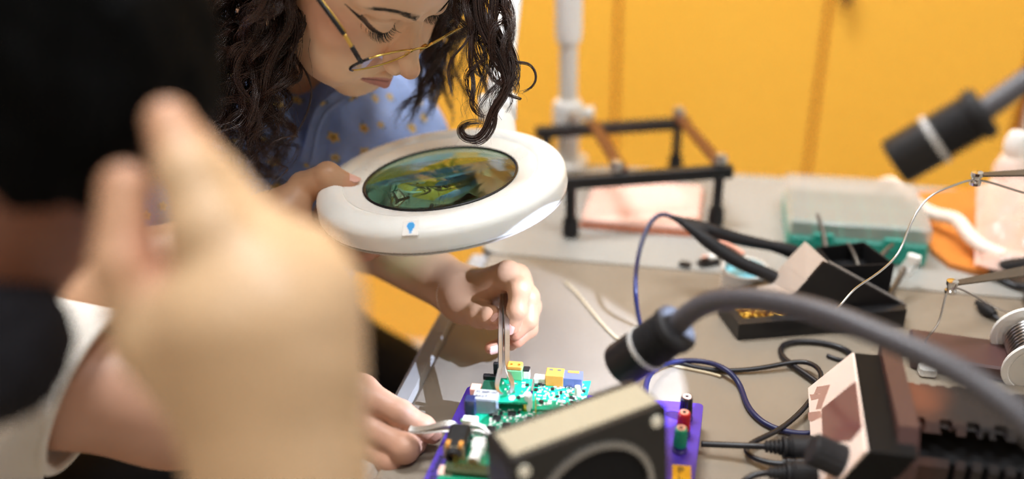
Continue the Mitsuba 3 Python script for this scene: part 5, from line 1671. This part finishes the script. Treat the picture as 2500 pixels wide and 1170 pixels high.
def mass(rows, n, d0, d1, y_end, seed, w=0.0042, curl=0.0065, turns=3.0, per=20, root=(0, 0), loose=1.0, y_top=-120, r=0.00030, drop=0.0):
    """Locks that fall between two outlines: rows of (y, left x, right x)."""
    rows = np.array(rows, float)
    rg_ = np.random.default_rng(seed)
    for i in range(n):
        s = (i + rg_.uniform(0.1, 0.9)) / n
        ye = rg_.uniform(*y_end)
        ys = np.linspace(y_top, ye, 7)
        dd = rg_.uniform(d0, d1)
        gd = []
        slope = rg_.uniform(0.9, 1.1) * drop
        for j, y in enumerate(ys):
            l_, r_ = np.interp(y, rows[:, 0], rows[:, 1]), np.interp(y, rows[:, 0], rows[:, 2])
            sj = np.clip(s + (rg_.normal(0, 0.10) if j > 1 else 0), 0.02, 0.98)
            gd.append(at(l_ + (r_ - l_) * sj, y + (rg_.normal(0, 8) if j > 1 else 0), dd + rg_.normal(0, 0.004) + slope * j / 6 - (0.02 if j == 0 else 0)))
        sx = -1 if rows[0, 1] > 1000 else 1              # her left or right side: the lock grows from the crown
        ph_ = rg_.uniform(0.35, 1.15)
        yy_ = -94 + 70 * rg_.uniform(-0.9, 0.55)
        k_ = math.sqrt(max(0.05, 1 - ((yy_ + 94) / 104) ** 2))
        q_ = [hw(sx * 87 * k_ * math.sin(a_), yy_, 34 + 94 * k_ * math.cos(a_)) for a_ in (ph_ * 0.25, ph_ * 0.7, ph_)]
        gd = q_ + gd[1:]
        HS.extend(strands(gd, w * rg_.uniform(0.7, 1.3), curl * rg_.uniform(0.6, 1.4), turns * rg_.uniform(0.7, 1.3) * (ye - y_top) / 500 * 1.25, per, seed * 1000 + i, r, loose=loose, pts=84, start=0.2))


LEFT = [(-120, 560, 775), (0, 500, 762), (60, 492, 735), (110, 488, 698), (170, 484, 690), (240, 484, 690), (300, 510, 688), (380, 545, 695), (430, 575, 695), (475, 590, 692), (510, 620, 680)]
mass(LEFT, 54, 0.775, 0.83, (290, 505), 1, per=20, curl=0.011, turns=3.4)
mass(LEFT, 16, 0.755, 0.785, (150, 400), 2, curl=0.012, turns=3.6, per=18)
mass([(-120, 660, 748), (0, 630, 734), (60, 600, 720), (110, 590, 702), (180, 590, 696), (300, 600, 690), (420, 610, 690)], 20, 0.688, 0.705, (150, 400), 3, per=20, curl=0.0075, turns=2.6, drop=0.075)
RIGHT = [(-120, 1110, 1215), (0, 1118, 1238), (60, 1135, 1250), (120, 1150, 1262), (200, 1150, 1268), (260, 1150, 1262), (330, 1135, 1225)]
mass(RIGHT, 15, 0.735, 0.775, (215, 320), 4, per=22, w=0.0040, curl=0.0055, turns=2.6)
BEHIND = [(-120, 1100, 1180), (0, 1092, 1165), (60, 1065, 1150), (120, 1042, 1130), (200, 1020, 1125), (260, 985, 1125), (330, 955, 1120)]
mass(BEHIND, 13, 0.83, 0.88, (240, 335), 5, per=22, w=0.0046, curl=0.0075, turns=2.6)
mass([(-120, 1095, 1130), (60, 1062, 1110), (140, 1040, 1092), (230, 1010, 1075), (330, 960, 1020)], 9, 0.82, 0.85, (230, 330), 6, per=24, w=0.005, curl=0.005)
# the locks one can point at
D = 0.745
for gd, w, cu, tu, n in (
        (((1150, -120), (1168, 0), (1180, 70), (1222, 150), (1238, 215), (1212, 265), (1195, 300), (1165, 336), (1132, 330), (1128, 312), (1160, 296), (1200, 312)), 0.0055, 0.0012, 2, 46),
        (((1190, -120), (1205, 0), (1205, 60), (1235, 130), (1245, 200), (1215, 262), (1202, 300), (1170, 340), (1140, 336)), 0.005, 0.0022, 2, 34),
        (((1220, -80), (1232, 60), (1244, 120), (1258, 150), (1290, 158), (1307, 185), (1298, 212), (1262, 228)), 0.0014, 0.0004, 1, 10),
        (((1228, -80), (1240, 60), (1238, 140), (1228, 200), (1240, 232), (1272, 240), (1250, 252)), 0.0022, 0.001, 2, 16),
        (((1120, -100), (1135, 20), (1142, 90), (1110, 140), (1095, 190), (1105, 240)), 0.0012, 0.0012, 2, 10),
        (((1140, 20), (1150, 120), (1150, 200), (1160, 260), (1190, 290)), 0.0026, 0.002, 2, 18),
        (((700, 40), (705, 120), (735, 165), (728, 196), (690, 200), (650, 180)), 0.0016, 0.0008, 1, 12),
        (((690, 80), (742, 170), (762, 230), (735, 300), (720, 320)), 0.0008, 0.001, 1, 7),
        (((560, 60), (520, 110), (500, 180), (540, 230), (500, 260), (484, 235)), 0.0018, 0.001, 1, 12)):
    HS.extend(strands([at(x, y, D + (0.035 if x < 800 else 0)) for x, y in gd], w, cu, tu, n, int(w * 1e6) + len(gd), loose=0.8, w_tip=0.5))
# flyaway hairs
for i in range(90):
    left = rng.random() < 0.5
    x0_ = rng.uniform(500, 740) if left else rng.uniform(1090, 1250)
    y0_ = rng.uniform(-60, 260)
    L_ = rng.uniform(60, 170)
    dx_ = rng.normal(0, 40)
    dd = rng.uniform(0.74, 0.80)
    HS.extend(strands([at(x0_, y0_, dd), at(x0_ + dx_ * 0.6 + rng.normal(0, 15), y0_ + L_ * 0.4, dd), at(x0_ + dx_ + rng.normal(0, 25), y0_ + L_, dd)], 0.001, 0.004, rng.uniform(0.5, 1.6), 1, 5000 + i, 0.00011, pts=30))


def cap_sdf(P):
    p = P * 1000.0
    m = np.column_stack([np.abs(p[:, 0]), p[:, 1], p[:, 2]])
    d = s_ell(m, (0, -94, 34), (84, 102, 91))
    d = smin(d, s_ell(m, (0, -130, -40), (72, 62, 70)), 25)
    n = meshkit.fbm(p * np.array([0.10, 0.03, 0.03]), 3, 2) - 0.5
    d = d + n * 9
    face = s_ell(m, (0, 12, -12), (92, 98, 125))
    d = smax(d, -face, 6)
    d = smax(d, -s_ell(m, (0, 30, 40), (70, 60, 40)), 5)
    return d / 1000.0


capm = surface(cap_sdf, (-0.1, -0.21, -0.13), (0.1, 0.04, 0.14), 0.003, 5)
put(W + '__hair', cat(mv(capm, HM), HS), 'm_hair', True, label='long dark brown curls hanging beside the face')
scene['m_hair'] = {'type': 'twosided', 'bsdf': {'type': 'principled', 'base_color': rgb('#301a12'), 'roughness': 0.34, 'specular': 0.6}}
# ---------------------------------------------------------------- the person in front at the left
M = thing('person', 'out of focus person with black hair and white T-shirt, one hand raised to the face', 'person')
# near (left) hand raised to the face, forearm standing up from the table
d0 = 0.385


def near_hand(p):
    q = lambda x, y, d=d0: at(x, y, d)  # noqa: E731
    d = s_cone(p, q(690, 2050, 0.40), q(688, 1180, 0.387), 0.040, 0.0315)
    d = smin(d, s_cone(p, q(688, 1180, 0.387), q(628, 800), 0.0325, 0.0425), 0.02)
    d = smin(d, s_cone(p, q(700, 860), q(760, 710, 0.39), 0.030, 0.0170), 0.015)
    f = None
    F_ = [((q(640, 720, 0.376), q(515, 570, 0.372), q(462, 430, 0.374), q(412, 300, 0.38)), (0.0185, 0.0165, 0.0130, 0.0098)),
          ((q(750, 700, 0.388), q(640, 600, 0.386), q(520, 455, 0.388), q(455, 350, 0.392)), (0.0165, 0.0150, 0.0128, 0.0100)),
          ((q(775, 710, 0.395), q(745, 630, 0.398), q(660, 580, 0.408), q(560, 580, 0.415)), (0.0150, 0.0140, 0.0125, 0.0100))]
    for pts, rr_ in F_:
        c = chain(p, pts, rr_, 0.004)
        f = c if f is None else smin(f, c, 0.0015)
    d = smin(d, f, 0.008)
    t = chain(p, (q(570, 980), q(385, 830, 0.378), q(305, 650, 0.374), q(306, 460, 0.378)), (0.025, 0.0170, 0.0126, 0.0104), 0.004)
    return smin(d, t, 0.006)


# far (right) arm and hand with tweezers
SH2, EL2, WR2 = at(-140, 900, 0.655), at(430, 990, 0.690), at(825, 1012, 0.735)
FH = {'index': (pxs((882, 958, 0.730), (978, 1010, 0.716), (1034, 1044, 0.714), (1056, 1061, 0.716)), (0.0120, 0.0098, 0.0087, 0.0074)),
      'middle': (pxs((884, 1034, 0.728), (988, 1096, 0.706), (1010, 1080, 0.718), (985, 1066, 0.735)), (0.0115, 0.0106, 0.0092, 0.0076)),
      'ring': (pxs((872, 1078, 0.730), (952, 1128, 0.712), (972, 1108, 0.728), (940, 1090, 0.742)), (0.0108, 0.0100, 0.0088, 0.0072)),
      'little': (pxs((862, 1104, 0.735), (915, 1152, 0.724), (930, 1134, 0.738), (905, 1112, 0.750)), (0.0100, 0.0090, 0.0080, 0.0066)),
      'thumb': (pxs((860, 1010, 0.745), (930, 1045, 0.755), (1000, 1066, 0.746), (1042, 1074, 0.738)), (0.0140, 0.0115, 0.0098, 0.0078))}


def far_arm(p):
    d = s_cone(p, SH2, EL2, 0.050, 0.0385)
    d = smin(d, s_cone(p, EL2, WR2, 0.0400, 0.0260), 0.03)
    return smin(d, hand_sdf(p, FH, WR2, 0.0265), 0.018)


# head seen from behind its left cheek, bent forward
def face_sdf(p):
    d = s_ell(p, at(0, 300, 0.435), (0.060, 0.072, 0.080))
    d = smin(d, s_cone(p, at(190, 430, 0.43), at(40, 470, 0.43), 0.010, 0.028), 0.015)
    d = smin(d, s_cone(p, at(-20, 520, 0.43), at(-110, 760, 0.43), 0.030, 0.022), 0.02)
    d = smin(d, s_cone(p, at(-190, 700, 0.45), at(-420, 1150, 0.50), 0.055, 0.060), 0.03)
    return d


nh = surface(near_hand, *bounds(at(690, 2050, 0.40), at(290, 300, d0), at(860, 600, d0), at(388, 268, 0.37), at(250, 900, d0), at(900, 900, d0), pad=0.05), 0.0022, 5)
fa_ = surface(far_arm, *bounds(SH2, EL2, WR2, *[q for v_ in FH.values() for q in v_[0]], pad=0.06), 0.0017, 5)
fc = surface(face_sdf, *bounds(at(40, 330, 0.435), at(-260, 1150, 0.5), at(215, 430, 0.43), pad=0.11), 0.003, 5)
c1 = skin_color(np.asarray(nh.vertices), '#bf9e7a', 4)
v1_ = np.asarray(nh.vertices)
for q_, w_ in ((at(306, 460, 0.378), 0.5), (at(320, 640, 0.376), 0.35), (at(420, 300, 0.38), 0.5), (at(380, 620, 0.378), 0.6)):
    c1 = blend(c1, '#b06a55', ss(0.030, 0.004, np.linalg.norm(v1_ - q_, axis=1)) * w_)
c2 = arm_colors(fa_, FH, '#b98d75', 6)
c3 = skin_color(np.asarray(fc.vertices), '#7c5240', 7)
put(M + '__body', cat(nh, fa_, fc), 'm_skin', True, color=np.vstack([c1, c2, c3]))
put(M + '__nail', nail(FH, 'index', -FW - CY * 0.55 + CX * 0.3, 0.0125, 0.0105, 0.0005), 'm_nail', True)


def hair_sdf(p):
    d = s_ell(p, at(30, 40, 0.43), (0.080, 0.092, 0.098))
    d = smin(d, s_ell(p, at(330, 120, 0.43), (0.028, 0.04, 0.045)), 0.03)
    d = smin(d, s_ell(p, at(60, 250, 0.425), (0.055, 0.055, 0.042)), 0.03)
    return d + (meshkit.fbm(p * np.array([60, 60, 25.0]), 3, 5) - 0.5) * 0.016


put(M + '__hair', surface(hair_sdf, *bounds(at(30, 40, 0.43), pad=0.16), 0.003, 5), 'm_blackhair', True, label='black hair')
mat('m_blackhair', '#020202', 0.75, 0.08)


def beard_sdf(p):
    d = s_cone(p, at(-120, 800, 0.425), at(-20, 885, 0.42), 0.030, 0.024)
    d = smin(d, s_cone(p, at(-80, 700, 0.43), at(-40, 820, 0.425), 0.030, 0.036), 0.02)
    return d + (meshkit.fbm(p * 120, 3, 5) - 0.5) * 0.006


put(M + '__beard', surface(beard_sdf, *bounds(at(-80, 700, 0.43), at(45, 880, 0.42), pad=0.07), 0.0025, 5), 'm_beard', True, label='dark beard')
mat('m_beard', '#16151a', 0.8, 0.2)
# T-shirt: far sleeve with a rolled hem, chest and back to the left
hemn = (CX * 0.93 + CY * 0.36 + FW * 0.06)
hemn /= np.linalg.norm(hemn)
hem_c = at(172, 940, 0.632)
CHEST = at(-620, 1350, 0.60)


def shirt_sdf(p):
    d = s_cone(p, SH2, at(230, 950, 0.675), 0.066, 0.059)
    n_ = (meshkit.fbm(p * np.array([18, 18, 18.0]), 3, 12) - 0.5) * 0.012
    d = smax(d + n_, -(s_cone(p, SH2, at(330, 965, 0.68), 0.0585, 0.052) + n_), 0.001)
    d = smax(d, (p - hem_c) @ hemn, 0.002)
    b = s_cone(p, at(-520, 860, 0.60), CHEST, 0.09, 0.14)
    b = smin(b, s_cone(p, SH2, at(-500, 900, 0.42), 0.07, 0.07), 0.05)
    b = smin(b, s_cone(p, CHEST, at(-620, 2300, 0.75), 0.14, 0.16), 0.05)
    b = smin(b, s_cone(p, at(-160, 1180, 0.66), at(-30, 1165, 0.67), 0.045, 0.034), 0.03)
    return smin(d, b, 0.01)


put(M + '__shirt', surface(shirt_sdf, *bounds(SH2, CHEST, at(-420, 2300, 0.75), at(230, 950, 0.68), at(-500, 900, 0.42), pad=0.20), 0.0032, 5), 'm_tshirt', True, label='white T-shirt')
mat('m_tshirt', '#cfc9c0', 0.85, 0.2)
ar = (EL2 - SH2) / np.linalg.norm(EL2 - SH2)
hx1 = CY - hemn * (CY @ hemn); hx1 /= np.linalg.norm(hx1); hx2 = np.cross(hemn, hx1)
hp_ = []
for a in np.linspace(0, 2 * math.pi, 64):
    v_ = hx1 * math.cos(a) + hx2 * math.sin(a)
    c_ = SH2 + ar * (((hem_c - SH2) @ hemn) / (ar @ hemn))
    lo_, hi_ = 0.02, 0.14
    for _ in range(24):
        m_ = (lo_ + hi_) / 2
        if s_cone((c_ + v_ * m_)[None], SH2, at(230, 950, 0.675), 0.0655, 0.0585)[0] < 0: lo_ = m_
        else: hi_ = m_
    hp_.append(c_ + v_ * lo_)
put(M + '__sleeve_hem', tube(hp_, 0.0036, 8, False), 'm_tshirt', True, label='stitched sleeve hem')


def legs_sdf(p):
    d = s_cone(p, at(-420, 1450, 0.80), at(640, 1250, 0.93), 0.105, 0.078)
    kn = at(640, 1250, 0.93)
    d = smin(d, s_cone(p, kn, np.array([kn[0] - 0.02, kn[1], 0.06]), 0.072, 0.05), 0.02)
    d = smin(d, s_cone(p, at(-420, 1450, 0.80), at(420, 1560, 0.80), 0.105, 0.08), 0.03)
    kn2 = at(420, 1560, 0.80)
    d = smin(d, s_cone(p, kn2, np.array([kn2[0] - 0.02, kn2[1], 0.06]), 0.075, 0.05), 0.02)
    return d


print('knee heights', at(640, 1250, 0.93)[2], at(420, 1560, 0.80)[2], PELV)
put(M + '__trousers', surface(legs_sdf, *bounds(at(-420, 1450, 0.8), at(640, 1250, 0.93), at(420, 1800, 0.8), np.array([-0.2, 0.6, 0.03]), pad=0.14), 0.008, 4), 'm_trousers', True, label='black trousers')
for kn in (at(640, 1250, 0.93), at(420, 1560, 0.80)):
    FF = frame([kn[0] - 0.02, kn[1], 0], UA, VA)
    put(M + '__shoe', mv(hull([(x, y * w, z) for x, w, z in ((-0.07, 0.6, 0.001), (0.05, 0.9, 0.001), (0.17, 0.8, 0.001), (0.20, 0.4, 0.001), (-0.07, 0.6, 0.09), (0.03, 0.7, 0.10), (0.12, 0.7, 0.05), (0.19, 0.4, 0.03)) for y in (-0.05, 0.05)]), FF), 'm_blackmatte', 40)
